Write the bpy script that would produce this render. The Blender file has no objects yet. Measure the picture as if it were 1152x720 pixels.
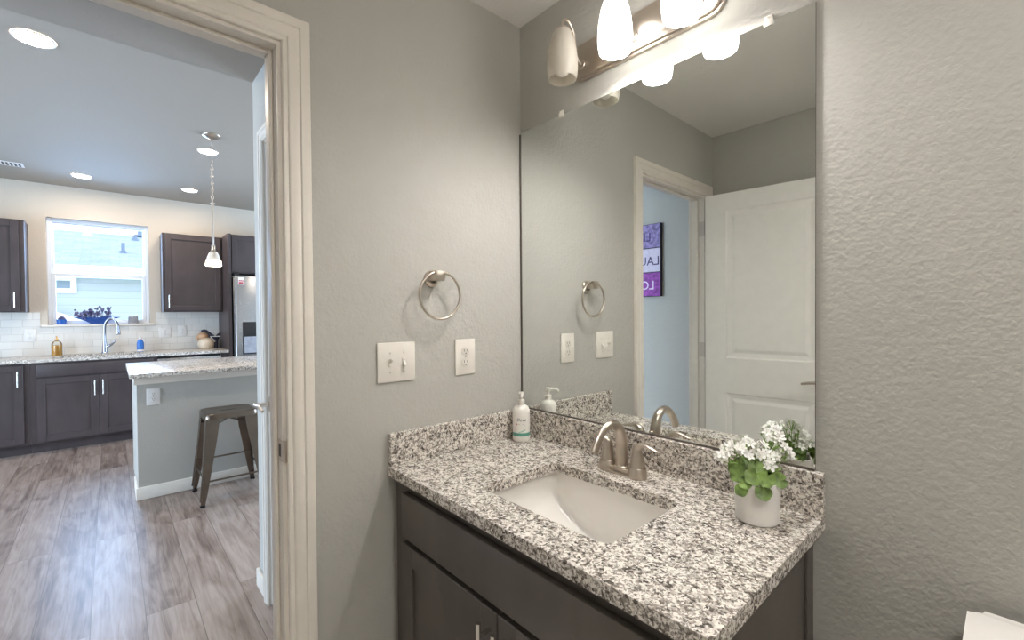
import bpy, bmesh, math, random
from mathutils import Vector, Matrix
random.seed(7)
SC = bpy.context.scene
COL = SC.collection
PI = math.pi

# ------------------------------------------------------------------ camera, light, exposure
CAM = Vector((1.3041, -1.2177, 1.3179)); YAW, PITCH, ROLL, FPX = 0.72917, -0.01379, -0.00792, 505.8
fw = Vector((-math.cos(YAW)*math.cos(PITCH), math.sin(YAW)*math.cos(PITCH), math.sin(PITCH)))
rt = fw.cross(Vector((0, 0, 1))).normalized(); up = rt.cross(fw)
r2 = math.cos(ROLL)*rt + math.sin(ROLL)*up; u2 = -math.sin(ROLL)*rt + math.cos(ROLL)*up
cd = bpy.data.cameras.new('camera'); cam = bpy.data.objects.new('camera', cd); COL.objects.link(cam)
cam.matrix_world = Matrix(((r2.x, u2.x, -fw.x, CAM.x), (r2.y, u2.y, -fw.y, CAM.y), (r2.z, u2.z, -fw.z, CAM.z), (0, 0, 0, 1)))
cd.sensor_width = 36; cd.lens = 36*FPX/1152; cd.clip_start = 0.02
SC.camera = cam
SC.view_settings.view_transform = 'Standard'; SC.view_settings.look = 'None'
SC.view_settings.gamma = 1; SC.view_settings.use_curve_mapping = False
SC.view_settings.exposure = 1.6
SC.cycles.max_bounces = 10; SC.cycles.diffuse_bounces = 6

W_ = bpy.data.worlds.new('sky'); SC.world = W_; W_.use_nodes = True
bg = W_.node_tree.nodes['Background']; bg.inputs[0].default_value = (0.82, 0.89, 1.0, 1); bg.inputs[1].default_value = 1.45

def area(name, loc, rot, sx, sy, power, color):
    l = bpy.data.lights.new(name, 'AREA'); l.shape = 'RECTANGLE'; l.size = sx; l.size_y = sy
    l.energy = power; l.color = color
    o = bpy.data.objects.new(name, l); COL.objects.link(o); o.location = loc; o.rotation_euler = rot
    return o
DAY = (0.55, 0.76, 1.0)
area('day_fill_patio', (-2.45, -4.95, 1.15), (PI/2, 0, 0), 2.3, 2.0, 70, DAY)         # fill daylight added for an invented patio door, into +y
area('day_fill_nook', (-3.4, 2.95, 1.45), (PI/2-0.45, 0, PI), 2.3, 1.8, 95, DAY)          # fill daylight added for an invented nook window, into -y
area('daylight_sink', (-5.80, -1.29, 1.82), (PI/2-0.25, 0, -PI/2), 0.8, 1.1, 16, (0.38, 0.62, 1.0))   # daylight just outside the kitchen window, into +x
SHADE_W = 2.7      # lit sconce glass
BULB_W = 12.0
BULB_P = 4.0     # watts of each lit vanity bulb
CAN_W = 85.0
FILL_LAMP_W = 20.0
PEND_W = 7.0

# ------------------------------------------------------------------ materials
def lin(h):
    h = h.lstrip('#'); out = []
    for i in (0, 2, 4):
        c = int(h[i:i+2], 16)/255
        out.append(c/12.92 if c <= 0.04045 else ((c+0.055)/1.055)**2.4)
    return (*out, 1)

class N:
    def __init__(s, name):
        s.m = bpy.data.materials.new(name); s.m.use_nodes = True; s.t = s.m.node_tree
        s.b = s.t.nodes['Principled BSDF']
    def node(s, typ, **k):
        n = s.t.nodes.new(typ)
        for a, v in k.items():
            if a in n.inputs.keys(): n.inputs[a].default_value = v
            else: setattr(n, a, v)
        return n
    def link(s, a, b): s.t.links.new(a, b)
    def coord(s, scale=(1, 1, 1), rot=(0, 0, 0), loc=(0, 0, 0)):
        tc = s.node('ShaderNodeTexCoord'); mp = s.node('ShaderNodeMapping')
        mp.inputs['Scale'].default_value = scale; mp.inputs['Rotation'].default_value = rot; mp.inputs['Location'].default_value = loc
        s.link(tc.outputs['Object'], mp.inputs[0]); return mp.outputs[0]
    def ramp(s, fac, stops, interp='LINEAR'):
        r = s.node('ShaderNodeValToRGB'); r.color_ramp.interpolation = interp
        e = r.color_ramp.elements
        while len(e) < len(stops): e.new(0.5)
        for k, (p, c) in enumerate(stops): e[k].position = p; e[k].color = c
        s.link(fac, r.inputs[0]); return r.outputs[0]
    def bump(s, h, strength, dist, prev=None):
        b = s.node('ShaderNodeBump'); b.inputs['Strength'].default_value = strength; b.inputs['Distance'].default_value = dist
        s.link(h, b.inputs['Height'])
        if prev: s.link(prev, b.inputs['Normal'])
        s.link(b.outputs[0], s.b.inputs['Normal']); return b.outputs[0]
    def mix(s, fac, a, b, mode='MIX'):
        n = s.node('ShaderNodeMix', data_type='RGBA', blend_type=mode)
        for sock, v in ((n.inputs[0], fac), (n.inputs[6], a), (n.inputs[7], b)):
            if hasattr(v, 'links'): s.link(v, sock)
            else: sock.default_value = v
        return n.outputs[2]

def simple(name, col, rough=0.5, metal=0.0, var=0.06, scale=20, spec=None, coat=0):
    n = N(name); c = lin(col) if isinstance(col, str) else col
    nz = n.node('ShaderNodeTexNoise', Scale=scale, Detail=3.0); n.link(n.coord(), nz.inputs['Vector'])
    a = tuple(x*(1-var) for x in c[:3])+(1,); b = tuple(min(1, x*(1+var)) for x in c[:3])+(1,)
    n.link(n.ramp(nz.outputs[0], [(0.3, a), (0.7, b)]), n.b.inputs['Base Color'])
    n.b.inputs['Roughness'].default_value = rough; n.b.inputs['Metallic'].default_value = metal
    if spec is not None: n.b.inputs['Specular IOR Level'].default_value = spec
    n.b.inputs['Coat Weight'].default_value = coat
    return n.m

def paint(name, col, strength=0.5, scale=75, dist=0.004, rough=0.75):
    n = N(name); v = n.coord(); c = lin(col)
    nz = n.node('ShaderNodeTexNoise', Scale=scale, Detail=2.5, Roughness=0.5, Distortion=0.2); n.link(v, nz.inputs['Vector'])
    v2 = n.node('ShaderNodeTexNoise', Scale=scale*0.35, Detail=2.0); n.link(v, v2.inputs['Vector'])
    h = n.node('ShaderNodeMath', operation='ADD'); n.link(nz.outputs[0], h.inputs[0]); n.link(v2.outputs[0], h.inputs[1])
    big = n.node('ShaderNodeTexNoise', Scale=2.0, Detail=2.0); n.link(v, big.inputs['Vector'])
    n.link(n.ramp(big.outputs[0], [(0.3, tuple(x*0.985 for x in c[:3])+(1,)), (0.7, c)]), n.b.inputs['Base Color'])
    n.b.inputs['Roughness'].default_value = rough
    n.bump(h.outputs[0], strength, dist); return n.m

def granite(name):
    n = N(name); v0 = n.coord()
    dn = n.node('ShaderNodeTexNoise', Scale=90.0, Detail=2.0); n.link(v0, dn.inputs['Vector'])
    sc = n.node('ShaderNodeVectorMath', operation='SCALE'); sc.inputs[3].default_value = 0.014; n.link(dn.outputs['Color'], sc.inputs[0])
    ad = n.node('ShaderNodeVectorMath', operation='ADD'); n.link(v0, ad.inputs[0]); n.link(sc.outputs[0], ad.inputs[1]); v = ad.outputs[0]
    vo = n.node('ShaderNodeTexVoronoi', Scale=190.0); n.link(v, vo.inputs['Vector'])
    sp = n.node('ShaderNodeSeparateColor'); n.link(vo.outputs['Color'], sp.inputs[0])
    cl = n.node('ShaderNodeTexNoise', Scale=42.0, Detail=3.0, Roughness=0.6); n.link(v0, cl.inputs['Vector'])
    ma = n.node('ShaderNodeMath', operation='MULTIPLY_ADD'); n.link(cl.outputs[0], ma.inputs[0]); ma.inputs[1].default_value = 1.3; ma.inputs[2].default_value = -0.65
    su = n.node('ShaderNodeMath', operation='ADD'); n.link(sp.outputs[0], su.inputs[0]); n.link(ma.outputs[0], su.inputs[1])
    w1, w2, g1, g2, d1, d2 = lin('#e6e0d7'), lin('#d3cbc1'), lin('#b6ada4'), lin('#978d84'), lin('#746b63'), lin('#514b45')
    col = n.ramp(su.outputs[0], [(0.0, w1), (0.32, w2), (0.48, g1), (0.67, g2), (0.85, d1), (0.97, d2)], 'CONSTANT')
    # fine salt and pepper
    v3 = n.node('ShaderNodeTexVoronoi', Scale=330.0); n.link(v, v3.inputs['Vector'])
    s3 = n.node('ShaderNodeSeparateColor'); n.link(v3.outputs['Color'], s3.inputs[0])
    f3 = n.ramp(s3.outputs[1], [(0.0, (0, 0, 0, 1)), (0.80, (0.0, 0.0, 0.0, 1)), (0.82, (0.65, 0.65, 0.65, 1))], 'CONSTANT')
    n.link(n.mix(f3, col, lin('#4a443f')), n.b.inputs['Base Color'])
    n.b.inputs['Roughness'].default_value = 0.22; return n.m

def wood_dark(name, axis_scale=(3, 40, 3), a='#3b3430', b='#4f4741', rough=0.42):
    n = N(name); v = n.coord(axis_scale)
    nz = n.node('ShaderNodeTexNoise', Scale=2.2, Detail=5.0, Roughness=0.6, Distortion=0.8); n.link(v, nz.inputs['Vector'])
    n2 = n.node('ShaderNodeTexNoise', Scale=5.0, Detail=2.0); n.link(n.coord(), n2.inputs['Vector'])
    m = n.node('ShaderNodeMath', operation='MULTIPLY_ADD'); n.link(nz.outputs[0], m.inputs[0]); m.inputs[1].default_value = 0.6
    h = n.node('ShaderNodeMath', operation='MULTIPLY'); n.link(n2.outputs[0], h.inputs[0]); h.inputs[1].default_value = 0.4; n.link(h.outputs[0], m.inputs[2])
    n.link(n.ramp(m.outputs[0], [(0.3, lin(a)), (0.7, lin(b))]), n.b.inputs['Base Color'])
    n.b.inputs['Roughness'].default_value = rough; return n.m

def planks(name):
    n = N(name); v = n.coord(loc=(0.63, 0.04, 0))
    br = n.node('ShaderNodeTexBrick', offset=0.37, offset_frequency=2, squash=1.0)
    for k, x in (('Scale', 1.0), ('Brick Width', 1.65), ('Row Height', 0.18), ('Mortar Size', 0.0016), ('Mortar Smooth', 0.1), ('Bias', 0.0)): br.inputs[k].default_value = x
    br.inputs['Color1'].default_value = (0, 0, 0, 1); br.inputs['Color2'].default_value = (1, 1, 1, 1); br.inputs['Mortar'].default_value = (0.5, 0.5, 0.5, 1)
    n.link(v, br.inputs['Vector'])
    sp = n.node('ShaderNodeSeparateColor'); n.link(br.outputs['Color'], sp.inputs[0])
    # grain: stretched noise shifted per plank
    of = n.node('ShaderNodeCombineXYZ'); mu = n.node('ShaderNodeMath', operation='MULTIPLY'); mu.inputs[1].default_value = 13.0
    n.link(sp.outputs[0], mu.inputs[0]); n.link(mu.outputs[0], of.inputs[2]); n.link(mu.outputs[0], of.inputs[0])
    va = n.node('ShaderNodeVectorMath', operation='ADD'); n.link(v, va.inputs[0]); n.link(of.outputs[0], va.inputs[1])
    mp = n.node('ShaderNodeMapping'); mp.inputs['Scale'].default_value = (1.3, 26, 1); n.link(va.outputs[0], mp.inputs[0])
    g = n.node('ShaderNodeTexNoise', Scale=1.7, Detail=6.0, Roughness=0.62, Distortion=1.2); n.link(mp.outputs[0], g.inputs['Vector'])
    mp2 = n.node('ShaderNodeMapping'); mp2.inputs['Scale'].default_value = (1.0, 4, 1); n.link(va.outputs[0], mp2.inputs[0])
    k = n.node('ShaderNodeTexNoise', Scale=2.2, Detail=3.0, Distortion=1.5); n.link(mp2.outputs[0], k.inputs['Vector'])
    m1 = n.node('ShaderNodeMath', operation='MULTIPLY_ADD'); n.link(g.outputs[0], m1.inputs[0]); m1.inputs[1].default_value = 0.5
    m2 = n.node('ShaderNodeMath', operation='MULTIPLY_ADD'); n.link(k.outputs[0], m2.inputs[0]); m2.inputs[1].default_value = 0.45
    m3 = n.node('ShaderNodeMath', operation='MULTIPLY'); n.link(sp.outputs[0], m3.inputs[0]); m3.inputs[1].default_value = 0.16
    n.link(m3.outputs[0], m2.inputs[2]); n.link(m2.outputs[0], m1.inputs[2])
    c = n.ramp(m1.outputs[0], [(0.30, lin('#463a35')), (0.44, lin('#6d5e56')), (0.55, lin('#897a71')), (0.72, lin('#a3958d'))])
    f = n.node('ShaderNodeMath', operation='MULTIPLY'); n.link(br.outputs['Fac'], f.inputs[0]); f.inputs[1].default_value = 0.75
    n.link(n.mix(f.outputs[0], c, lin('#4b433d')), n.b.inputs['Base Color'])
    n.b.inputs['Roughness'].default_value = 0.36
    n.bump(g.outputs[0], 0.12, 0.002); return n.m

def tiles(name):
    n = N(name); tc = n.node('ShaderNodeTexCoord'); sx = n.node('ShaderNodeSeparateXYZ'); cx = n.node('ShaderNodeCombineXYZ')
    n.link(tc.outputs['Object'], sx.inputs[0]); n.link(sx.outputs[1], cx.inputs[0]); n.link(sx.outputs[2], cx.inputs[1])
    br = n.node('ShaderNodeTexBrick', offset=0.5)
    for k, x in (('Scale', 1.0), ('Brick Width', 0.152), ('Row Height', 0.0762), ('Mortar Size', 0.0022), ('Mortar Smooth', 0.2)): br.inputs[k].default_value = x
    br.inputs['Color1'].default_value = lin('#d9d4cd'); br.inputs['Color2'].default_value = lin('#e0dbd4'); br.inputs['Mortar'].default_value = lin('#c6c1b9')
    n.link(cx.outputs[0], br.inputs['Vector']); n.link(br.outputs['Color'], n.b.inputs['Base Color'])
    n.b.inputs['Roughness'].default_value = 0.2
    inv = n.node('ShaderNodeMath', operation='SUBTRACT'); inv.inputs[0].default_value = 1.0; n.link(br.outputs['Fac'], inv.inputs[1])
    n.bump(inv.outputs[0], 0.4, 0.002); return n.m

def siding(name):
    n = N(name); tc = n.node('ShaderNodeTexCoord'); sx = n.node('ShaderNodeSeparateXYZ'); n.link(tc.outputs['Object'], sx.inputs[0])
    m = n.node('ShaderNodeMath', operation='MULTIPLY'); m.inputs[1].default_value = 1/0.15; n.link(sx.outputs[2], m.inputs[0])
    fr = n.node('ShaderNodeMath', operation='FRACT'); n.link(m.outputs[0], fr.inputs[0])
    n.link(n.ramp(fr.outputs[0], [(0.0, lin('#98a7b2')), (0.08, lin('#b5c2cb')), (1.0, lin('#bac7cf'))]), n.b.inputs['Base Color'])
    n.b.inputs['Roughness'].default_value = 0.7; n.bump(fr.outputs[0], 0.5, 0.02); return n.m

def shingles(name):
    n = N(name); v = n.coord((1, 1, 1))
    br = n.node('ShaderNodeTexBrick', offset=0.5); tc = n.node('ShaderNodeTexCoord'); sx = n.node('ShaderNodeSeparateXYZ'); cx = n.node('ShaderNodeCombineXYZ')
    n.link(tc.outputs['Object'], sx.inputs[0]); n.link(sx.outputs[1], cx.inputs[0]); n.link(sx.outputs[0], cx.inputs[1])
    for k, x in (('Scale', 1.0), ('Brick Width', 0.3), ('Row Height', 0.15), ('Mortar Size', 0.006)): br.inputs[k].default_value = x
    br.inputs['Color1'].default_value = lin('#6f7f8e'); br.inputs['Color2'].default_value = lin('#8896a5'); br.inputs['Mortar'].default_value = lin('#61717f')
    n.link(cx.outputs[0], br.inputs['Vector']); nz = n.node('ShaderNodeTexNoise', Scale=30.0); n.link(v, nz.inputs['Vector'])
    n.link(n.mix(0.3, br.outputs['Color'], n.ramp(nz.outputs[0], [(0.3, lin('#687886')), (0.7, lin('#97a4b2'))])), n.b.inputs['Base Color'])
    n.b.inputs['Roughness'].default_value = 0.9; return n.m

def brushed(name, col, rough=0.3, stretch=(4, 4, 160)):
    n = N(name); nz = n.node('ShaderNodeTexNoise', Scale=6.0, Detail=3.0); n.link(n.coord(stretch), nz.inputs['Vector'])
    c = lin(col); n.link(n.ramp(nz.outputs[0], [(0.3, tuple(x*0.88 for x in c[:3])+(1,)), (0.7, c)]), n.b.inputs['Base Color'])
    rr = n.node('ShaderNodeMapRange'); rr.inputs[3].default_value = rough-0.06; rr.inputs[4].default_value = rough+0.08; n.link(nz.outputs[0], rr.inputs[0])
    n.link(rr.outputs[0], n.b.inputs['Roughness']); n.b.inputs['Metallic'].default_value = 1.0; return n.m

def emit(name, col, strength, base='#ffffff'):
    n = N(name); n.b.inputs['Base Color'].default_value = lin(base); n.b.inputs['Roughness'].default_value = 0.35
    nz = n.node('ShaderNodeTexNoise', Scale=8.0); n.link(n.coord(), nz.inputs['Vector'])
    c = lin(col); n.link(n.ramp(nz.outputs[0], [(0.2, tuple(x*0.97 for x in c[:3])+(1,)), (0.8, c)]), n.b.inputs['Emission Color'])
    n.b.inputs['Emission Strength'].default_value = strength; return n.m

def glass_pane(name, tint=(0.9, 0.97, 1.0, 1), refl=0.08):
    n = N(name); t = n.t; out = t.nodes['Material Output']
    tr = n.node('ShaderNodeBsdfTransparent'); tr.inputs[0].default_value = tint
    gl = n.node('ShaderNodeBsdfGlossy'); gl.inputs['Roughness'].default_value = 0.02
    fr = n.node('ShaderNodeFresnel'); fr.inputs[0].default_value = 1.35
    mx = n.node('ShaderNodeMixShader'); n.link(fr.outputs[0], mx.inputs[0]); n.link(tr.outputs[0], mx.inputs[1]); n.link(gl.outputs[0], mx.inputs[2])
    n.link(mx.outputs[0], out.inputs[0]); return n.m

M = {}
M['wall'] = paint('greige_wall_paint', '#b2afa8', 0.34, 85, 0.004)
M['wall_k'] = paint('warm_toned_kitchen_wall', '#c9bdae', 0.3, 85, 0.004)  # warm look of the mixed lighting put into the far wall colour
M['ceil'] = paint('bathroom_ceiling_paint', '#e2ded8', 0.25, 80, 0.004)
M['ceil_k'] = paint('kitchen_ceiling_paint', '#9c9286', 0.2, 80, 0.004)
M['bath_floor'] = paint('pale_bounce_floor', '#d9d5cd', 0.1, 20, 0.002, 0.5)  # unseen floor, made pale to bounce light onto walls and ceiling
M['trim'] = simple('white_trim_paint', '#ddd6cc', 0.38, var=0.02)
M['door'] = simple('white_door_paint', '#ece8e1', 0.36, var=0.02)
M['granite'] = granite('speckled_granite')
M['espresso'] = wood_dark('espresso_wood', (3, 3, 0.6), '#4d4641', '#625a54', 0.38)
M['espresso_k'] = wood_dark('kitchen_espresso_wood', (3, 3, 0.6), '#372f30', '#4b4142')
M['recess'] = simple('dark_recess', '#1c1816', 0.7)
M['floor'] = planks('grey_vinyl_plank')
M['tile'] = tiles('white_subway_tile')
M['nickel'] = simple('brushed_nickel', '#c8bdb1', 0.30, 1.0, 0.03, 60)
M['pull'] = simple('satin_pull', '#d8d4cc', 0.27, 1.0, 0.03, 60)
M['steel'] = brushed('stainless_steel', '#c2c2c4', 0.24, (4, 4, 80))
M['chrome'] = simple('polished_chrome', '#9a9ba2', 0.18, 1.0, 0.02)
M['gun'] = simple('gunmetal', '#776b60', 0.32, 1.0, 0.08, 12)
M['porc'] = simple('white_porcelain', '#ece8e2', 0.12, var=0.01, coat=0.4)
M['plate'] = simple('white_plastic', '#ded8cf', 0.35, var=0.01)
M['plate_k'] = simple('wall_plate_plastic', '#dedad6', 0.35, var=0.01)
M['slot'] = simple('outlet_slot', '#3a3430', 0.6)
M['black'] = simple('black_plastic', '#17181b', 0.4)
M['pot'] = simple('matte_white_ceramic', '#e6e2dd', 0.55, var=0.015)
M['soil'] = simple('potting_soil', '#3a2c22', 0.95, var=0.3, scale=120)
M['leaf'] = simple('geranium_leaf', '#6c8440', 0.5, var=0.55, scale=45)
M['stem'] = simple('pale_green_stem', '#8fae63', 0.6, var=0.15)
M['petal'] = simple('white_petal', '#f2f0ea', 0.55, var=0.03)
M['soap'] = simple('white_bottle_plastic', '#e9e4dc', 0.28, var=0.01)
M['green'] = simple('teal_label_band', '#5f9f8c', 0.4, var=0.15, scale=90)
M['ink'] = simple('dark_label_ink', '#45504f', 0.5)
M['pinkdot'] = simple('pink_label_mark', '#c07f86', 0.5)
M['frost'] = simple('frosted_glass', '#ded9d0', 0.3, var=0.02)
_t = M['frost'].node_tree; _tr = _t.nodes.new('ShaderNodeBsdfTranslucent'); _tr.inputs[0].default_value = lin('#efeae2'); _mx = _t.nodes.new('ShaderNodeMixShader'); _mx.inputs[0].default_value = 0.55
_t.links.new(_t.nodes['Principled BSDF'].outputs[0], _mx.inputs[1]); _t.links.new(_tr.outputs[0], _mx.inputs[2]); _t.links.new(_mx.outputs[0], _t.nodes['Material Output'].inputs[0])
M['bulb_off'] = simple('unlit_bulb', '#f3eee6', 0.4, var=0.01)
M['shade_on'] = emit('lit_frosted_glass', '#fffdf9', SHADE_W)
M['bulb_on'] = emit('lit_bulb', '#fffcf7', BULB_W)
M['fill_lamp_on'] = emit('fill_lamp_diffuser', '#fffdfa', FILL_LAMP_W)
M['can_on'] = emit('downlight_lens', '#fff0de', CAN_W)
M['pend_on'] = emit('lit_pendant_glass', '#ffe8c8', PEND_W)
M['pend_top'] = simple('pendant_etched_glass', '#d8cfc2', 0.35, var=0.2, scale=150)
M['blue'] = simple('cobalt_glaze', '#2b5fae', 0.25, var=0.1)
M['bluebowl'] = simple('deep_blue_glaze', '#2a4c8c', 0.3, var=0.12)
M['plum'] = simple('purple_grey_foliage', '#5a587c', 0.6, var=0.4, scale=60)
M['greypot'] = simple('grey_stone_pot', '#8f9097', 0.7, var=0.15)
M['amber'] = simple('amber_liquid', '#d9a655', 0.15, var=0.1)
M['clear'] = glass_pane('clear_bottle', (0.93, 0.92, 0.88, 1))
M['glass'] = glass_pane('window_glass', (0.95, 0.97, 1.0, 1))
M['bluesoap'] = simple('blue_soap_label', '#2f6fc4', 0.3, var=0.1)
M['cream'] = simple('cream_ceramic', '#dccbb4', 0.3, var=0.06)
M['tan'] = simple('tan_ceramic', '#c09a78', 0.35, var=0.1)
M['indigo'] = simple('dark_blue_ceramic', '#2c2c3c', 0.3, var=0.2)
M['vinyl'] = simple('white_vinyl_frame', '#dfe3ea', 0.35, var=0.01)
M['siding'] = siding('pale_blue_lap_siding'); M['shingle'] = shingles('grey_blue_shingle')
M['white_out'] = simple('white_exterior_trim', '#f2f5f7', 0.5, var=0.01)
M['paneglass'] = simple('grey_window_reflection', '#8fa3b3', 0.15, var=0.15, scale=2)
M['grass'] = simple('yard_ground', '#8d9a7c', 0.95, var=0.2)
M['pipe'] = simple('roof_pipe', '#66788a', 0.6)
M['red'] = simple('red_magnet', '#a33a3c', 0.5); M['whitepaper'] = simple('white_sticker', '#e9e4e0', 0.6)
M['yellow'] = simple('yellow_petal', '#d3d35a', 0.6, var=0.2); M['darkleaf'] = simple('dark_leaf', '#2d4029', 0.6, var=0.3)
M['canvas_edge'] = simple('dark_canvas_edge', '#2b2733', 0.7)
M['art_top'] = simple('lilac_wash', '#8d80b0', 0.8, var=0.45, scale=40)
M['art_mid'] = simple('pale_lilac_wash', '#d3cbe0', 0.8, var=0.08, scale=30)
M['art_low'] = simple('magenta_wash', '#8f4ba0', 0.8, var=0.5, scale=30)
M['art_ink'] = simple('dark_violet_ink', '#3f2f60', 0.8); M['art_white'] = simple('white_lettering', '#e8def2', 0.8)
M['bath'] = M['porc']
# mirror
_n = N('silvered_mirror'); _n.b.inputs['Base Color'].default_value = (0.86, 0.885, 0.865, 1); _n.b.inputs['Metallic'].default_value = 1.0; _n.b.inputs['Roughness'].default_value = 0.0; M['mirror'] = _n.m
M['mirror_edge'] = simple('mirror_edge', '#6d675f', 0.25, 0.6)
M['dark_edge'] = simple('dark_mirror_strip', '#5f5850', 0.4, 0.4)
M['clip'] = simple('clear_plastic_clip', '#e6e1d8', 0.15, var=0.02)

# ------------------------------------------------------------------ mesh helpers
def nb(): return bmesh.new()
def bx(bm, x0, x1, y0, y1, z0, z1, bev=0.0, seg=2):
    vs = [bm.verts.new((x, y, z)) for x in (x0, x1) for y in (y0, y1) for z in (z0, z1)]
    fs = [bm.faces.new([vs[i] for i in q]) for q in ((0, 1, 3, 2), (4, 6, 7, 5), (0, 4, 5, 1), (2, 3, 7, 6), (0, 2, 6, 4), (1, 5, 7, 3))]
    if bev:
        es = list({e for f in fs for e in f.edges})
        bmesh.ops.bevel(bm, geom=es, offset=bev, segments=seg, affect='EDGES', profile=0.5)
    return bm
def lathe(bm, prof, c=(0, 0, 0), seg=32, sx=1.0, sy=1.0, mat=None):
    rings = []
    for r, z in prof:
        if r < 1e-6: rings.append([bm.verts.new((c[0], c[1], c[2]+z))])
        else: rings.append([bm.verts.new((c[0]+sx*r*math.cos(2*PI*k/seg), c[1]+sy*r*math.sin(2*PI*k/seg), c[2]+z)) for k in range(seg)])
    for a, b in zip(rings, rings[1:]):
        for k in range(seg):
            k2 = (k+1) % seg
            if len(a) == 1 and len(b) == 1: continue
            if len(a) == 1: bm.faces.new((a[0], b[k2], b[k]))
            elif len(b) == 1: bm.faces.new((a[k], a[k2], b[0]))
            else: bm.faces.new((a[k], a[k2], b[k2], b[k]))
    return bm
def spline(pts, n=6):
    P = [Vector(p) for p in pts]; out = []
    Q = [2*P[0]-P[1]]+P+[2*P[-1]-P[-2]]
    for i in range(1, len(Q)-2):
        for k in range(n):
            t = k/n; a, b, c, d = Q[i-1], Q[i], Q[i+1], Q[i+2]
            out.append(0.5*((2*b)+(c-a)*t+(2*a-5*b+4*c-d)*t*t+(3*b-a-3*c+d)*t**3))
    out.append(P[-1]); return out
def tube(bm, pts, rad, seg=12, flat=None, ups=None, closed=False):
    P = [Vector(p) for p in pts]; n = len(P)
    R = rad if isinstance(rad, (list, tuple)) else [rad]*n
    if len(R) != n: R = [R[0]+(R[-1]-R[0])*i/(n-1) for i in range(n)] if len(R) == 2 else [interp_list(R, i/(n-1)) for i in range(n)]
    rings = []; ref = None
    for i in range(n):
        if closed: t = (P[(i+1) % n]-P[i-1]).normalized()
        else: t = (P[min(i+1, n-1)]-P[max(i-1, 0)]).normalized()
        if ref is None:
            ref = Vector(ups) if ups else (Vector((0, 0, 1)) if abs(t.z) < 0.9 else Vector((1, 0, 0)))
        a = (ref-t*ref.dot(t)).normalized(); b = t.cross(a); ref = a
        fa, fb = (1, 1) if flat is None else (flat if not isinstance(flat, list) else interp_pair(flat, i/(n-1)))
        rings.append([bm.verts.new(P[i]+R[i]*(fa*math.cos(2*PI*k/seg)*a+fb*math.sin(2*PI*k/seg)*b)) for k in range(seg)])
    m = n if closed else n-1
    for i in range(m):
        A, B = rings[i], rings[(i+1) % n]
        for k in range(seg): bm.faces.new((A[k], A[(k+1) % seg], B[(k+1) % seg], B[k]))
    if not closed: bm.faces.new(rings[0][::-1]); bm.faces.new(rings[-1])
    return bm
def interp_list(R, t):
    x = t*(len(R)-1); i = min(int(x), len(R)-2); return R[i]+(R[i+1]-R[i])*(x-i)
def interp_pair(R, t):
    x = t*(len(R)-1); i = min(int(x), len(R)-2); f = x-i
    return (R[i][0]+(R[i+1][0]-R[i][0])*f, R[i][1]+(R[i+1][1]-R[i][1])*f)
def prism(bm, poly, axis, lo, hi, bev=0.0):
    """poly in the two remaining axes (in x,y,z order), extruded along axis"""
    def mk(p, h):
        l = list(p); l.insert(axis, h); return bm.verts.new(l)
    a = [mk(p, lo) for p in poly]; b = [mk(p, hi) for p in poly]; n = len(poly)
    fs = [bm.faces.new(a[::-1]), bm.faces.new(b)]+[bm.faces.new((a[k], a[(k+1) % n], b[(k+1) % n], b[k])) for k in range(n)]
    if bev:
        bmesh.ops.bevel(bm, geom=list(set(fs[0].edges) | set(fs[1].edges)), offset=bev, segments=2, affect='EDGES', profile=0.5)
    return bm
def ball(bm, c, r, sx=1, sy=1, sz=1, seg=12, ring=8):
    prof = [(r*math.sin(PI*k/ring), -r*sz*math.cos(PI*k/ring)) for k in range(ring+1)]
    prof[0] = (0, prof[0][1]); prof[-1] = (0, prof[-1][1])
    return lathe(bm, prof, c, seg, sx, sy)
def rrect(x0, x1, y0, y1, r, n=6):
    out = []
    for cx, cy, a0 in ((x1-r, y1-r, 0), (x0+r, y1-r, PI/2), (x0+r, y0+r, PI), (x1-r, y0+r, 1.5*PI)):
        for k in range(n+1): a = a0+PI/2*k/n; out.append((cx+r*math.cos(a), cy+r*math.sin(a)))
    return out
def slab_hole(bm, outer, inner, z0, z1, bev=0.0):
    ed = []
    for loop in (outer, inner):
        vs = [bm.verts.new((x, y, z1)) for x, y in loop]
        ed += [bm.edges.new((vs[k], vs[(k+1) % len(vs)])) for k in range(len(vs))]
    r = bmesh.ops.triangle_fill(bm, edges=ed, use_beauty=True)
    top = [g for g in r['geom'] if isinstance(g, bmesh.types.BMFace)]
    for f in top:
        if f.normal.z < 0: f.normal_flip()
    e = bmesh.ops.extrude_face_region(bm, geom=top)
    for v in [g for g in e['geom'] if isinstance(g, bmesh.types.BMVert)]: v.co.z = z0
    return bm

def smooth_mesh(me, ang=35):
    for p in me.polygons: p.use_smooth = True
    me.set_sharp_from_angle(angle=math.radians(ang))
def root_of(o):
    while o.parent: o = o.parent
    return o
def obj(name, bm, mat, parent=None, smooth=True, xf=None, keep=False):
    """links bm (built in world coordinates unless parent says otherwise) as one object; xf: Matrix applied to the mesh"""
    if xf is not None: bm.transform(xf)
    if parent is not None and not keep:
        r = root_of(parent); bm.transform(r.matrix_basis.inverted())
    bmesh.ops.recalc_face_normals(bm, faces=bm.faces[:])
    me = bpy.data.meshes.new(name); bm.to_mesh(me); bm.free()
    if smooth: smooth_mesh(me)
    o = bpy.data.objects.new(name, me); COL.objects.link(o)
    me.materials.append(M[mat] if isinstance(mat, str) else mat)
    if parent is not None: o.parent = parent
    return o
def thing(name, label, cat, loc=(0, 0, 0), rz=0, group=None):
    o = bpy.data.objects.new(name, None); COL.objects.link(o); o.empty_display_size = 0.05
    o.matrix_basis = Matrix.Translation(loc) @ Matrix.Rotation(rz, 4, 'Z')
    return tag(o, label, cat, group)
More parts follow.
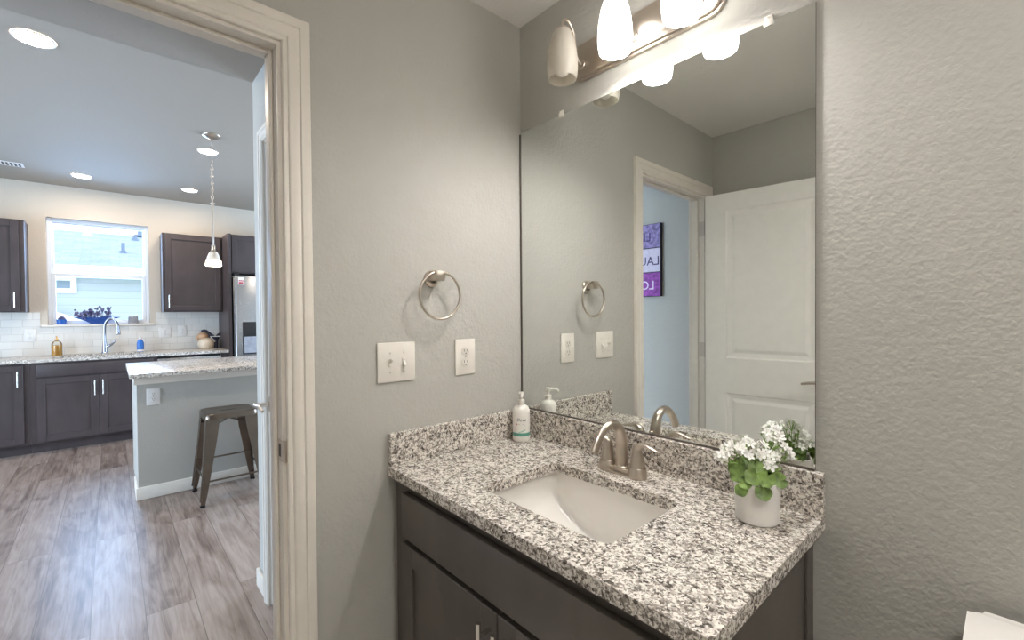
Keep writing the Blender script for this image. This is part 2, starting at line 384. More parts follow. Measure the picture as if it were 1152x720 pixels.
def tag(o, label, cat, group=None):
    o['label'] = label; o['category'] = cat
    if group: o['group'] = group
    return o
def struct(name, bm, mat, label, cat, parent=None, smooth=False):
    o = obj(name, bm, mat, parent, smooth=smooth); o['kind'] = 'structure'
    return tag(o, label, cat)
def text_mesh(body, size, depth=0.0003, shear=0.0):
    cu = bpy.data.curves.new('lettering', 'FONT'); cu.body = body; cu.size = size; cu.extrude = depth; cu.shear = shear
    cu.align_x = 'CENTER'; cu.align_y = 'CENTER'; cu.resolution_u = 3
    to = bpy.data.objects.new('lettering', cu); COL.objects.link(to)
    bpy.context.view_layer.update()
    me = bpy.data.meshes.new_from_object(to.evaluated_get(bpy.context.evaluated_depsgraph_get()))
    bpy.data.objects.remove(to); bpy.data.curves.remove(cu)
    bm = nb(); bm.from_mesh(me); bpy.data.meshes.remove(me); return bm

def shaker(bm, u0, u1, z0, z1, face, depth, axis, sgn, fr=0.058, rec=0.008, bev=0.002):
    """shaker door; axis 0: faces +-x and u is y; axis 1: faces +-y and u is x. outer face at 'face', body goes back by depth"""
    def b(ua, ub, za, zb, f, d, bv=0.0):
        lo, hi = sorted((f, f-sgn*d))
        if axis == 0: bx(bm, lo, hi, ua, ub, za, zb, bv, 1)
        else: bx(bm, ua, ub, lo, hi, za, zb, bv, 1)
    b(u0, u0+fr, z0, z1, face, depth, bev); b(u1-fr, u1, z0, z1, face, depth, bev)
    b(u0+fr, u1-fr, z0, z0+fr, face, depth, bev); b(u0+fr, u1-fr, z1-fr, z1, face, depth, bev)
    b(u0+fr, u1-fr, z0+fr, z1-fr, face-sgn*rec, depth-rec-0.002)
    return bm
def bar_pull(bm, p, length, axis, sgn, r=0.0055, off=0.030):
    """vertical bar pull centred on p (on the face); stands off along axis*sgn"""
    d = Vector((0, 0, 0)); d[axis] = sgn; c = Vector(p)+d*off
    tube(bm, [c+Vector((0, 0, -length/2)), c+Vector((0, 0, length/2))], r, 12)
    for s in (-1, 1):
        q = Vector((0, 0, s*length*0.30)); tube(bm, [Vector(p)+q, c+q], r*0.8, 10)
    return bm

# ------------------------------------------------------------------ room shell
CE, KC = 2.44, 2.74
DO0, DO1, DOH = -1.603, -0.862, 2.053      # rough opening; the jamb is 18 mm thick
E_ = 0.096
bm = nb(); bx(bm, -5.72, -0.05, -5.0, 3.0, -0.1, 0.0); struct('floor', bm, 'floor', 'grey brown wood plank floor running from the hall to the kitchen', 'floor')
bm = nb(); bx(bm, -0.05, 2.7, -1.92, 0.1, -0.1, 0.0); struct('floor.001', bm, 'bath_floor', 'bathroom floor made pale to bounce light up, out of view below the vanity', 'floor')
bm = nb(); bx(bm, -E_, 0, DO1, E_, 0, 2.55); bx(bm, -E_, 0, -2.22, DO0, 0, 2.55); bx(bm, -E_, 0, DO0, DO1, DOH, 2.55)
struct('wall_left', bm, 'wall', 'textured greige bathroom wall with the doorway and the towel ring', 'wall')
bm = nb(); bx(bm, 0, 2.7, 0, E_, 0, 2.55); struct('wall_back', bm, 'wall', 'textured greige bathroom wall behind the mirror and vanity', 'wall')
bm = nb(); bx(bm, 0, 2.7, -1.92, -1.70, 0, 2.55); struct('wall_behind', bm, 'wall', 'greige bathroom wall behind the open door, seen in the mirror', 'wall')
bm = nb(); bx(bm, 2.6, 2.7, -1.70, 0, 0, 2.55); struct('wall_right', bm, 'wall', 'greige bathroom wall outside the right edge of the photo', 'wall')
bm = nb(); bx(bm, 0, 2.6, -1.70, 0, CE, 2.55); struct('ceiling', bm, 'ceil', 'flat pale ceiling above the bathroom vanity', 'ceiling')
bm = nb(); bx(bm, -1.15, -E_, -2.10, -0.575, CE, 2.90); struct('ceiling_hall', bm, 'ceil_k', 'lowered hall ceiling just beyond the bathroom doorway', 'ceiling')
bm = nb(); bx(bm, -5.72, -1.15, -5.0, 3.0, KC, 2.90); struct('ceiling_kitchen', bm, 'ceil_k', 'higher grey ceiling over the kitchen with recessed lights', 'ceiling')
bm = nb(); bx(bm, -1.15, -E_, -2.22, -2.10, 0, 2.90); struct('wall_hall', bm, 'wall', 'blue lit hall wall carrying the purple word canvas, seen in the mirror', 'wall')
# hall wall with the closet door
PD0, PD1, PDH = -0.958, -0.275, 2.11
yD = -0.69
bm = nb(); bx(bm, -1.15, PD0, yD, yD+E_, 0, CE); bx(bm, PD1, -E_, yD, yD+E_, 0, CE); bx(bm, PD0, PD1, yD, yD+E_, PDH, CE)
struct('wall_closet', bm, 'wall', 'narrow white lit hall wall beside the doorway holding the closet door', 'wall')
bm = nb(); bx(bm, -1.15, -1.03, yD+E_, 3.0, 0, 2.90); struct('wall_near_kitchen', bm, 'wall', 'kitchen wall hidden behind the closet', 'wall')
bm = nb(); bx(bm, -1.15, -1.03, -5.0, -2.22, 0, 2.90); struct('wall_living', bm, 'wall', 'living room wall continuing the hall corner, out of view', 'wall')
# kitchen far wall with window opening
WX = -5.573; WY0, WY1, WZ0, WZ1 = -1.715, -0.865, 1.238, 2.392
bm = nb(); bx(bm, WX-0.15, WX, -5.0, WY0, 0, 2.90); bx(bm, WX-0.15, WX, WY1, 3.0, 0, 2.90); bx(bm, WX-0.15, WX, WY0, WY1, 0, WZ0); bx(bm, WX-0.15, WX, WY0, WY1, WZ1, 2.90)
struct('wall_kitchen', bm, 'wall_k', 'warm toned kitchen wall around the window over the sink', 'wall')
bm = nb(); bx(bm, -5.72, -3.65, -5.15, -5.0, 0, 2.90); bx(bm, -1.25, -1.03, -5.15, -5.0, 0, 2.90); bx(bm, -3.65, -1.25, -5.15, -5.0, 2.15, 2.90); struct('wall_patio', bm, 'wall', 'living room wall with an added patio door opening, out of view', 'wall')
bm = nb(); bx(bm, -5.72, -4.6, 3.0, 3.15, 0, 2.90); bx(bm, -2.2, -1.0, 3.0, 3.15, 0, 2.90); bx(bm, -4.6, -2.2, 3.0, 3.15, 2.4, 2.90); bx(bm, -4.6, -2.2, 3.0, 3.15, 0, 0.5); struct('wall_nook', bm, 'wall', 'kitchen nook wall with an added window opening, out of view', 'wall')
bm = nb(); bx(bm, WX, WX+0.008, -3.2, WY0-0.055, 0.914, 1.372); bx(bm, WX, WX+0.008, WY1+0.055, -0.17, 0.914, 1.372); bx(bm, WX, WX+0.008, WY0-0.055, WY1+0.055, 0.914, 1.212)
struct('trim_3', bm, 'tile', 'white subway tile backsplash along the kitchen counter', 'backsplash')

# bathroom door casing: stepped profile swept round the opening
def casing(bm, opening, axis, wallc, sgn, k=1.0):
    """mitred casing swept round a doorway; opening: (u0, u1, head height) of the finished jamb; axis: normal of the wall"""
    u0, u1, top = opening
    prof = [(0.010, 0.0), (0.010, 0.009), (0.013, 0.012), (0.019, 0.0125), (0.0235, 0.0105), (0.027, 0.0145), (0.031, 0.0155), (0.050, 0.0165), (0.0525, 0.0150), (0.056, 0.0185), (0.070, 0.0195), (0.078, 0.0185), (0.080, 0.016), (0.080, 0.0)]
    cols = []
    for b, t in prof:
        b *= k; w = wallc+sgn*t; pts = [(u1+b, 0), (u1+b, top+b), (u0-b, top+b), (u0-b, 0)]
        cols.append([bm.verts.new((w, u, z) if axis == 0 else (u, w, z)) for u, z in pts])
    for A, B in zip(cols, cols[1:]):
        for i in range(3): bm.faces.new((A[i], A[i+1], B[i+1], B[i]))
    return bm
t = thing('trim_1', 'white stepped casing and jamb around the bathroom doorway', 'door frame', (0, (DO0+DO1)/2, 0)); t['kind'] = 'structure'
JT = 0.0
o = obj('casing', casing(nb(), (DO0+0.018, DO1-0.018, DOH-0.018), 0, 0.0, 1), 'trim', t)
o = obj('hall_casing', casing(nb(), (DO0+0.018, DO1-0.018, DOH-0.018), 0, -E_, -1), 'trim', t)
bm = nb(); bx(bm, -E_, 0.0, DO1-0.018, DO1, 0, DOH); bx(bm, -E_, 0.0, DO0, DO0+0.018, 0, DOH); bx(bm, -E_, 0.0, DO0+0.018, DO1-0.018, DOH-0.018, DOH)
obj('jamb', bm, 'trim', t)
bm = nb(); bx(bm, -0.075, -0.038, DO1-0.029, DO1-0.018, 0, DOH-0.018, 0.002, 1); bx(bm, -0.075, -0.038, DO0+0.018, DO0+0.029, 0, DOH-0.018, 0.002, 1); bx(bm, -0.075, -0.038, DO0+0.029, DO1-0.029, DOH-0.029, DOH-0.018, 0.002, 1)
obj('door_stop', bm, 'trim', t)
bm = nb(); prism(bm, rrect(-0.036, 0.004, 0.925, 0.985, 0.008), 1, DO1-0.0195, DO1-0.0175)
lathe(bm, [(0.011, -0.029), (0.011, 0.029)], (0.004, DO1-0.012, 0.955), 12, 0.7, 0.6)
sp = obj('strike_plate', bm, 'nickel', t); sp['label'] = 'brushed nickel strike plate'
bm = nb(); prism(bm, rrect(-0.026, -0.008, 0.938, 0.972, 0.003), 1, DO1-0.0199, DO1-0.0194); obj('latch_hole', bm, 'slot', sp)

# closet door in the hall
t = thing('trim_2', 'white casing round the closet door in the hall', 'door frame', (-0.6, yD, 0)); t['kind'] = 'structure'
obj('casing', casing(nb(), (PD0+0.018, PD1-0.018, PDH-0.018), 1, yD, -1, 0.76), 'trim', t)
bm = nb(); bx(bm, PD0, PD0+0.018, yD, yD+E_, 0, PDH); bx(bm, PD1-0.018, PD1, yD, yD+E_, 0, PDH); bx(bm, PD0+0.018, PD1-0.018, yD, yD+E_, PDH-0.018, PDH); obj('jamb', bm, 'trim', t)

def panel_leaf(w, h, th=0.035, stile=0.12, panels=((0.22, 0.82), (1.03, 1.92))):
    """door leaf in local coords: x 0..w, y 0..th, z 0..h"""
    bm = nb(); d = 0.009
    bx(bm, stile, w-stile, d, th-d, 0.1, h-0.05)
    bx(bm, 0, stile, 0, th, 0, h); bx(bm, w-stile, w, 0, th, 0, h)
    zs = [0]+[z for p in panels for z in p]+[h]
    for k in range(0, len(zs), 2): bx(bm, stile, w-stile, 0, th, zs[k], zs[k+1])
    for z0, z1 in panels:
        for y0, ys in ((0.0, 1), (th, -1)):
            # sloped moulding ring and raised field
            def ring(i, y): return [bm.verts.new((x, y0+ys*y, z)) for x, z in ((stile+i, z0+i), (w-stile-i, z0+i), (w-stile-i, z1-i), (stile+i, z1-i))]
            R = [ring(0, 0.0), ring(0.008, 0.0055), ring(0.026, d-0.0005), ring(0.034, d-0.0005), ring(0.052, 0.003), ring(0.056, 0.003)]
            for A, B in zip(R, R[1:]):
                for k in range(4): bm.faces.new((A[k], A[(k+1) % 4], B[(k+1) % 4], B[k]))
            bm.faces.new(R[-1])
    return bm
def lever(p, n, along, parent, reach=0.052, name='lever_handle'):
    """lever set: rose on p, neck along n, lever along 'along'"""
    p = Vector(p); n = Vector(n); a = Vector(along); bm = nb()
    tube(bm, [p, p+n*0.008, p+n*0.011], [0.033, 0.033, 0.025], 24)
    tube(bm, [p+n*0.010, p+n*reach], 0.011, 14)
    q = p+n*reach
    tube(bm, spline([q-a*0.012, q+a*0.02, q+a*0.06+Vector((0, 0, 0.003)), q+a*0.105-Vector((0, 0, 0.004)), q+a*0.118-Vector((0, 0, 0.007))], 5), [0.010, 0.010, 0.009, 0.008, 0.006], 12)
    return obj(name, bm, 'nickel', parent)
d2 = thing('door_2', 'white panelled closet door with lever handle on the hall wall', 'door', (PD0+0.021, yD+0.002, 0.012)); d2['kind'] = 'structure'
bm = panel_leaf(PD1-PD0-0.042, 2.075); obj('leaf', bm, 'door', d2, smooth=False, xf=Matrix.Translation((PD0+0.021, yD+0.002, 0.012)))
lever((PD0+0.021+0.034, yD+0.002, 0.925), (0, -1, 0), (1, 0, 0), d2, 0.062)

# open bathroom door
ang = -math.radians(5.0)
d1 = thing('door_1', 'white two panel bathroom door standing open against the wall, seen in the mirror', 'door', (0.012, DO0+0.014, 0.012), ang); d1['kind'] = 'structure'
Md = Matrix.Translation((0.012, DO0+0.014, 0.012)) @ Matrix.Rotation(ang, 4, 'Z')
obj('leaf', panel_leaf(0.70, 2.02), 'door', d1, smooth=False, xf=Md @ Matrix.Translation((0.006, 0.002, 0)))
bm = nb(); p, n_, a_ = Vector((0.641, 0.037, 0.925)), Vector((0, 1, 0)), Vector((-1, 0, 0))
tube(bm, [p, p+n_*0.008, p+n_*0.011], [0.031, 0.031, 0.024], 24); tube(bm, [p+n_*0.010, p+n_*0.050], 0.010, 14); q = p+n_*0.05
tube(bm, spline([q-a_*0.012, q+a_*0.02, q+a_*0.06+Vector((0, 0, 0.003)), q+a_*0.105-Vector((0, 0, 0.004)), q+a_*0.118-Vector((0, 0, 0.007))], 5), [0.010, 0.010, 0.009, 0.008, 0.006], 12)
obj('lever_handle', bm, 'nickel', d1, xf=Md)
for hz in (0.22, 1.07, 1.83):
    bm = nb(); tube(bm, [(-0.001, -0.001, hz-0.045), (-0.001, -0.001, hz+0.045)], 0.0065, 10); bx(bm, 0.003, 0.0055, 0.004, 0.034, hz-0.044, hz+0.044)
    ho = obj('hinge', bm, 'nickel', d1, xf=Md)
    bm = nb(); bx(bm, -0.034, 0.001, DO0+0.0178, DO0+0.0205, hz+0.012-0.046, hz+0.012+0.046); obj('jamb_leaf', bm, 'nickel', ho)

# baseboards
def baseb(name, x0, x1, y0, y1, label):
    bm = nb(); bx(bm, x0, x1, y0, y1, 0, 0.085, 0.004, 2); return struct(name, bm, 'trim', label, 'baseboard')
baseb('baseboard_closet', -1.164, PD0-0.07, yD-0.014, yD, 'white baseboard at the foot of the narrow hall wall')
baseb('baseboard_behind', 0.0, 2.6, -1.70, -1.686, 'white baseboard behind the open bathroom door')
baseb('baseboard_left', 0.0, 0.014, -0.79, -0.60, 'white baseboard under the light switches')
baseb('baseboard_back', 1.05, 2.6, -0.014, 0.0, 'white baseboard under the wall right of the vanity')
baseb('baseboard_hall', -1.15, -E_-0.02, -2.10, -2.086, 'white baseboard under the hall canvas')

# windows
def window_frame(bm, x0, x1, y0, y1, z0, z1, f, axis):
    for (a0, a1, c0, c1) in ((y0, y0+f, z0, z1), (y1-f, y1, z0, z1), (y0+f, y1-f, z0, z0+f), (y0+f, y1-f, z1-f, z1)):
        if axis == 0: bx(bm, x0, x1, a0, a1, c0, c1, 0.003, 1)
        else: bx(bm, a0, a1, x0, x1, c0, c1, 0.003, 1)
w1 = thing('window_1', 'white vinyl single hung window over the kitchen sink', 'window', (WX-0.1, -1.29, WZ0)); w1['kind'] = 'structure'
bm = nb(); window_frame(bm, WX-0.12, WX-0.055, WY0, WY1, WZ0, WZ1, 0.036, 0); obj('window_frame', bm, 'vinyl', w1)
bm = nb(); window_frame(bm, WX-0.078, WX-0.05, WY0+0.03, WY1-0.03, WZ0+0.01, 1.80, 0.034, 0); s1 = obj('lower_sash', bm, 'vinyl', w1)
bm = nb(); bx(bm, WX-0.068, WX-0.064, WY0+0.06, WY1-0.06, WZ0+0.04, 1.77); obj('pane', bm, 'glass', s1)
bm = nb(); window_frame(bm, WX-0.112, WX-0.084, WY0+0.03, WY1-0.03, 1.765, WZ1-0.03, 0.022, 0); s2 = obj('upper_sash', bm, 'vinyl', w1)
bm = nb(); bx(bm, WX-0.100, WX-0.096, WY0+0.05, WY1-0.05, 1.78, WZ1-0.05); obj('pane', bm, 'glass', s2)
bm = nb(); bx(bm, WX-0.12, WX-0.0005, WY0+0.0005, WY1-0.0005, WZ0-0.0005, WZ0+0.001, 0.0); bx(bm, WX+0.0, WX+0.03, WY0-0.05, WY1+0.05, WZ0-0.022, WZ0+0.001, 0.003, 1); obj('window_sill', bm, 'trim', w1)
def big_window(name, axis, c, u0, u1, z0, z1, label, cat='window'):
    t = thing(name, label, cat, (0, c, 0) if axis == 1 else (c, 0, 0)); t['kind'] = 'structure'
    bm = nb(); window_frame(bm, c-0.03, c+0.03, u0, u1, z0, z1, 0.06, axis); m = (u0+u1)/2
    if axis == 0: bx(bm, c-0.02, c+0.02, m-0.03, m+0.03, z0, z1)
    else: bx(bm, m-0.03, m+0.03, c-0.02, c+0.02, z0, z1)
    fr = obj('window_frame', bm, 'vinyl', t); bm = nb()
    if axis == 0: bx(bm, c-0.003, c+0.003, u0+0.05, u1-0.05, z0+0.05, z1-0.05)
    else: bx(bm, u0+0.05, u1-0.05, c-0.003, c+0.003, z0+0.05, z1-0.05)
    obj('pane', bm, 'glass', fr)
big_window('window_2', 1, -5.07, -3.65, -1.25, 0.0, 2.15, 'glazed patio door added for fill daylight, out of view')  # invented opening for the fill daylight from the left
big_window('window_3', 1, 3.07, -4.6, -2.2, 0.5, 2.4, 'nook window added for fill daylight, out of view')  # invented opening for the fill daylight on the hall wall

# ------------------------------------------------------------------ vanity
CT = 0.846; CB = 0.816; CX = 1.016; DC = 0.580; ZB = 0.948
v = thing('vanity_cabinet', 'dark espresso bathroom vanity cabinet under the granite top', 'cabinet', (0.5, -0.28, 0))
bm = nb(); bx(bm, 0.012, 0.030, -0.536, -0.002, 0.0, CB-0.001); bx(bm, 0.974, 0.992, -0.536, -0.002, 0.0, CB-0.001); bx(bm, 0.03, 0.974, -0.536, -0.002, 0.10, 0.118); bx(bm, 0.03, 0.974, -0.47, -0.455, 0.0, 0.10)
bx(bm, 0.03, 0.974, -0.012, -0.002, 0.118, CB-0.001)
obj('carcass', bm, 'espresso', v)
bm = nb(); bx(bm, 0.012, 0.100, -0.555, -0.536, 0.10, CB-0.001); bx(bm, 0.919, 0.992, -0.555, -0.536, 0.10, CB-0.001); bx(bm, 0.100, 0.919, -0.555, -0.536, 0.775, CB-0.001); bx(bm, 0.100, 0.919, -0.555, -0.536, 0.625, 0.665); bx(bm, 0.100, 0.919, -0.555, -0.536, 0.10, 0.135); bx(bm, 0.485, 0.515, -0.555, -0.536, 0.135, 0.625)
obj('face_frame', bm, 'espresso', v)
bm = nb(); bx(bm, 0.078, 0.952, -0.575, -0.556, 0.652, 0.785, 0.003, 2); obj('false_drawer_front', bm, 'espresso', v)
for u0, u1, hx in ((0.078, 0.5235, 0.500), (0.5275, 0.952, 0.552)):
    dd = obj('door', shaker(nb(), u0, u1, 0.115, 0.636, -0.575, 0.019, 1, -1, 0.058, 0.009), 'espresso', v)
    obj('bar_pull', bar_pull(nb(), (hx, -0.575, 0.545), 0.15, 1, -1, 0.006, 0.034), 'pull', dd)
bm = nb(); bx(bm, 0.992, 0.997, -0.062, -0.018, 0.0, CB-0.001, 0.001, 1); obj('side_stile', bm, 'espresso', v)
bm = nb(); bx(bm, 0.992, 0.997, -0.553, -0.50, 0.0, CB-0.001, 0.001, 1); obj('side_stile', bm, 'espresso', v)

vt = thing('granite_countertop', 'speckled granite vanity countertop with sink cutout', 'countertop', (0.5, -0.29, CB))
bm = nb(); slab_hole(bm, [(0.001, -DC), (CX, -DC), (CX, -0.001), (0.001, -0.001)], rrect(0.333, 0.756, -0.474, -0.168, 0.03)[::-1], CB, CT)
es = [e for e in bm.edges if len(e.link_faces) == 2 and abs(e.calc_face_angle(0)) > 1.2 and all(v_.co.z > CT-1e-4 for v_ in e.verts)]
bmesh.ops.bevel(bm, geom=es, offset=0.003, segments=2, affect='EDGES', profile=0.5)
bpy.data.objects.remove(vt); tag(obj('granite_countertop', bm, 'granite'), 'speckled granite vanity countertop with sink cutout', 'countertop')
bm = nb(); bx(bm, 0.001, CX, -0.021, -0.001, CT, ZB, 0.0015, 1); tag(obj('granite_backsplash', bm, 'granite'), 'long speckled granite backsplash strip under the mirror', 'backsplash')
bm = nb(); bx(bm, 0.001, 0.021, -DC+0.002, -0.0215, CT, ZB, 0.0015, 1); tag(obj('granite_backsplash', bm, 'granite'), 'short speckled granite splash strip against the wall with the outlet', 'backsplash')

s = thing('undermount_sink', 'white rectangular undermount sink in the granite vanity top', 'sink', (0.545, -0.32, CB-0.16))
prof = [(0.0, 0.0), (0.003, 0.018), (0.007, 0.040), (0.014, 0.070), (0.026, 0.092), (0.050, 0.112), (0.085, 0.130), (0.13, 0.147), (0.18, 0.158), (0.22, 0.162)]
sx0, sx1, sy0, sy1 = 0.312, 0.777, -0.492, -0.152
xs = [(sx0+a, d) for a, d in prof]; xs += [(sx1-a, d) for a, d in prof[::-1]]
ysn = [0, 0.0008, 0.003, 0.007, 0.013, 0.022, 0.034, 0.05]
H = sy1-sy0
def gy(d, dep):
    if d <= 0: return 0
    x = min(1, d/0.030)
    return (1-(1-x)**3.2)**0.5
yl = [sy0+a for a in ysn]+[sy0+H*0.3, sy0+H*0.5, sy0+H*0.7]+[sy1-a for a in ysn[::-1]]
bm = nb(); G = []
for x, d in xs:
    G.append([bm.verts.new((x, y, CB-0.002-d*gy(min(y-sy0, sy1-y), d))) for y in yl])
for i in range(len(xs)-1):
    for j in range(len(yl)-1):
        bm.faces.new((G[i][j], G[i+1][j], G[i+1][j+1], G[i][j+1]))
bmesh.ops.remove_doubles(bm, verts=bm.verts[:], dist=1e-5)
o = obj('basin', bm, 'porc', s); smooth_mesh(o.data, 70)
bm = nb(); lathe(bm, [(0, 0.004), (0.018, 0.004), (0.022, 0.002), (0.024, 0.0)], (0.545, -0.30, CB-0.163), 24); obj('drain', bm, 'nickel', s)

# faucet
f = thing('bathroom_faucet', 'brushed nickel two handle faucet behind the bathroom sink', 'faucet', (0.533, -0.098, CT))
bm = nb(); prism(bm, rrect(0.454, 0.613, -0.122, -0.074, 0.0235, 8), 2, CT, CT+0.007, 0.002); bx(bm, 0.500, 0.567, -0.1165, -0.0795, CT+0.006, CT+0.019, 0.003, 2); obj('base_plate', bm, 'nickel', f)
for hx, sg in ((0.482, -1), (0.585, 1)):
    bm = nb(); lathe(bm, [(0.0, 0.006), (0.0275, 0.006), (0.0275, 0.010), (0.0245, 0.029), (0.0235, 0.0305), (0.0205, 0.0308), (0.0205, 0.0325), (0.0215, 0.0328), (0.0188, 0.047), (0.0155, 0.066), (0.0128, 0.080)], (hx, -0.098, CT), 28)
    # handle sweeps out of the body
    tube(bm, spline([(hx, -0.098, CT+0.070), (hx+sg*0.002, -0.098, CT+0.084), (hx+sg*0.016, -0.099, CT+0.096), (hx+sg*0.036, -0.100, CT+0.0965), (hx+sg*0.062, -0.100, CT+0.0905), (hx+sg*0.080, -0.100, CT+0.0895)], 6), [0.0138, 0.0124, 0.0102, 0.0092, 0.0085, 0.0065], 16, flat=[(1, 1), (1, 1), (0.75, 1), (0.5, 1), (0.4, 1), (0.35, 0.9)])
    obj('handle', bm, 'nickel', f)
bm = nb(); lathe(bm, [(0.0, 0.017), (0.0235, 0.017), (0.0235, 0.022), (0.0205, 0.024), (0.0195, 0.030)], (0.533, -0.098, CT), 28)
tube(bm, spline([(0.533, -0.098, CT+0.018), (0.533, -0.098, CT+0.065), (0.533, -0.101, CT+0.105), (0.533, -0.116, CT+0.138), (0.533, -0.145, CT+0.152), (0.533, -0.178, CT+0.145), (0.533, -0.207, CT+0.122), (0.533, -0.226, CT+0.094), (0.533, -0.230, CT+0.086)], 6), [0.0190, 0.0182, 0.0165, 0.0142, 0.0122, 0.0114, 0.0118, 0.0128, 0.0128], 20, flat=[(1, 1), (1, 1), (1, 1), (0.95, 1.0), (0.85, 1.1), (0.8, 1.15), (0.8, 1.2), (0.8, 1.2)])
obj('spout', bm, 'nickel', f)
bm = nb(); tube(bm, [(0.533, -0.076, CT+0.01), (0.533, -0.076, CT+0.085)], 0.0022, 8); ball(bm, (0.533, -0.076, CT+0.090), 0.0055); obj('lift_rod', bm, 'nickel', f)

# mirror
m = thing('vanity_mirror', 'large frameless wall mirror above the granite backsplash', 'mirror', (0.5, 0, ZB))
MX0, MX1, MZ1 = 0.0075, 0.997, 2.026
bm = nb(); bx(bm, MX0, MX1, -0.006, -0.0005, ZB+0.002, MZ1); mo = obj('glass', bm, 'mirror_edge', m, smooth=False)
mo.data.materials.append(M['mirror'])
for p in mo.data.polygons:
    if p.normal.y < -0.9: p.material_index = 1
bm = nb(); bx(bm, MX0, MX1, -0.0095, -0.0062, ZB+0.0005, ZB+0.0045); obj('bottom_channel', bm, 'dark_edge', m)
bm = nb(); bx(bm, 0.0022, 0.0072, -0.0085, -0.0005, ZB+0.0005, MZ1-0.006); obj('gap_strip', bm, 'dark_edge', m)  # dark strip added to imitate the shaded gap beside the mirror
for cx in (0.222, 0.899):
    bm = nb(); bx(bm, cx-0.011, cx+0.011, -0.011, -0.0065, MZ1-0.010, MZ1+0.008, 0.002, 2); bx(bm, cx-0.009, cx+0.009, -0.0085, -0.0002, MZ1+0.001, MZ1+0.016, 0.002, 2)
    lathe(bm, [(0, 0.0), (0.0035, 0.001), (0.0035, 0.003)], (cx, -0.009, MZ1+0.008), 10); obj('mirror_clip', bm, 'clip', m)

# vanity light
vl = thing('vanity_light', 'brushed nickel vanity light with three frosted bell shades above the mirror', 'wall light', (0.535, 0, 2.16))
bm = nb(); prism(bm, rrect(0.278, 0.800, 2.106, 2.228, 0.045, 8), 1, -0.012, -0.0002, 0.003); prism(bm, rrect(0.284, 0.794, 2.112, 2.222, 0.042, 8), 1, -0.025, -0.0115, 0.004); obj('back_plate', bm, 'nickel', vl)
shade_prof = [(0.0450, -0.093), (0.0475, -0.080), (0.0495, -0.058), (0.0490, -0.035), (0.0460, -0.005), (0.0400, 0.028), (0.0320, 0.052), (0.0230, 0.064), (0.0160, 0.067)]
for sx_, lit in ((0.329, False), (0.531, True), (0.733, True)):
    zc_ = 2.164; ys_ = -0.120
    bm = nb(); lathe(bm, [(0.0, 0.004), (0.014, 0.0035), (0.016, 0.0), (0.016, -0.006)], (0, 0, 0), 20); bm.transform(Matrix.Translation((sx_, -0.0245, 2.152)) @ Matrix.Rotation(PI/2, 4, 'X'))
    tube(bm, spline([(sx_, -0.022, 2.152), (sx_, -0.038, 2.158), (sx_, -0.053, 2.175), (sx_, -0.056, 2.205), (sx_, -0.066, 2.243), (sx_, -0.086, 2.266), (sx_, -0.106, 2.268), (sx_, -0.118, 2.252), (sx_, ys_, 2.232)], 6), 0.0042, 10)
    arm = obj('arm', bm, 'nickel', vl)
    bm = nb(); lathe(bm, [(0.0, 0.076), (0.009, 0.075), (0.018, 0.070), (0.025, 0.064), (0.026, 0.058), (0.022, 0.056)], (sx_, ys_, zc_), 28); obj('cap', bm, 'nickel', arm)
    bm = nb(); inner = [(r-0.003, z) for r, z in shade_prof]
    lathe(bm, [(0.0, 0.063)]+inner[::-1]+[(0.0435, -0.0938)]+shade_prof, (sx_, ys_, zc_), 40)
    sh = obj('glass_shade', bm, 'shade_on' if lit else 'frost', arm)
    sh['label'] = 'glowing frosted glass shade' if lit else 'unlit frosted glass shade'
    zb_ = 0.032 if lit else 0.0
    bm = nb(); ball(bm, (sx_, ys_, zc_-0.054+zb_), 0.028, 1, 1, 1.0, 20, 12); lathe(bm, [(0.027, -0.049+zb_), (0.021, -0.026+zb_), (0.014, -0.005+zb_), (0.014, 0.055)], (sx_, ys_, zc_), 20)
    if lit:
        pl_ = bpy.data.lights.new('vanity_bulb_light', 'POINT'); pl_.energy = BULB_P; pl_.color = (1.0, 0.985, 0.965); pl_.shadow_soft_size = 0.022
        po_ = bpy.data.objects.new('vanity_bulb_light', pl_); COL.objects.link(po_); po_.location = (sx_, ys_, zc_-0.066)
    obj('bulb', bm, 'bulb_on' if lit else 'bulb_off', sh)

# added fill lamp on the bathroom ceiling (outside the frame, between vanity and toilet)
cl = thing('fill_lamp', 'round flush white fill lamp added on the bathroom ceiling, out of view', 'ceiling light', (1.9, -0.85, CE))
bm = nb(); lathe(bm, [(0.19, -0.0005), (0.19, -0.025), (0.175, -0.030), (0.175, -0.022)], (1.9, -0.85, CE), 40); obj('rim', bm, 'trim', cl)
bm = nb(); lathe(bm, [(0.174, -0.022), (0.15, -0.050), (0.09, -0.068), (0.0, -0.075)], (1.9, -0.85, CE), 40); obj('diffuser', bm, 'fill_lamp_on', cl)

# towel ring
tr = thing('towel_ring', 'brushed nickel towel ring on the wall above the light switches', 'towel ring', (0, -0.405, 1.42))
bm = nb(); lathe(bm, [(0.0, 0.0), (0.028, 0.0), (0.028, 0.006), (0.022, 0.011), (0.016, 0.013)], (0, 0, 0), 28); bm.transform(Matrix.Translation((0.0005, -0.415, 1.437)) @ Matrix.Rotation(PI/2, 4, 'Y'))
prism(bm, [(-0.431, 1.428), (-0.399, 1.428), (-0.393, 1.446), (-0.393, 1.460), (-0.431, 1.460)], 0, 0.012, 0.060, 0.003)
obj('mount', bm, 'nickel', tr)
bm = nb(); tube(bm, [(0.047, -0.408+0.0775*math.sin(2*PI*k/64), 1.380+0.0775*math.cos(2*PI*k/64)) for k in range(64)], 0.0042, 12, closed=True); obj('ring', bm, 'nickel', tr)

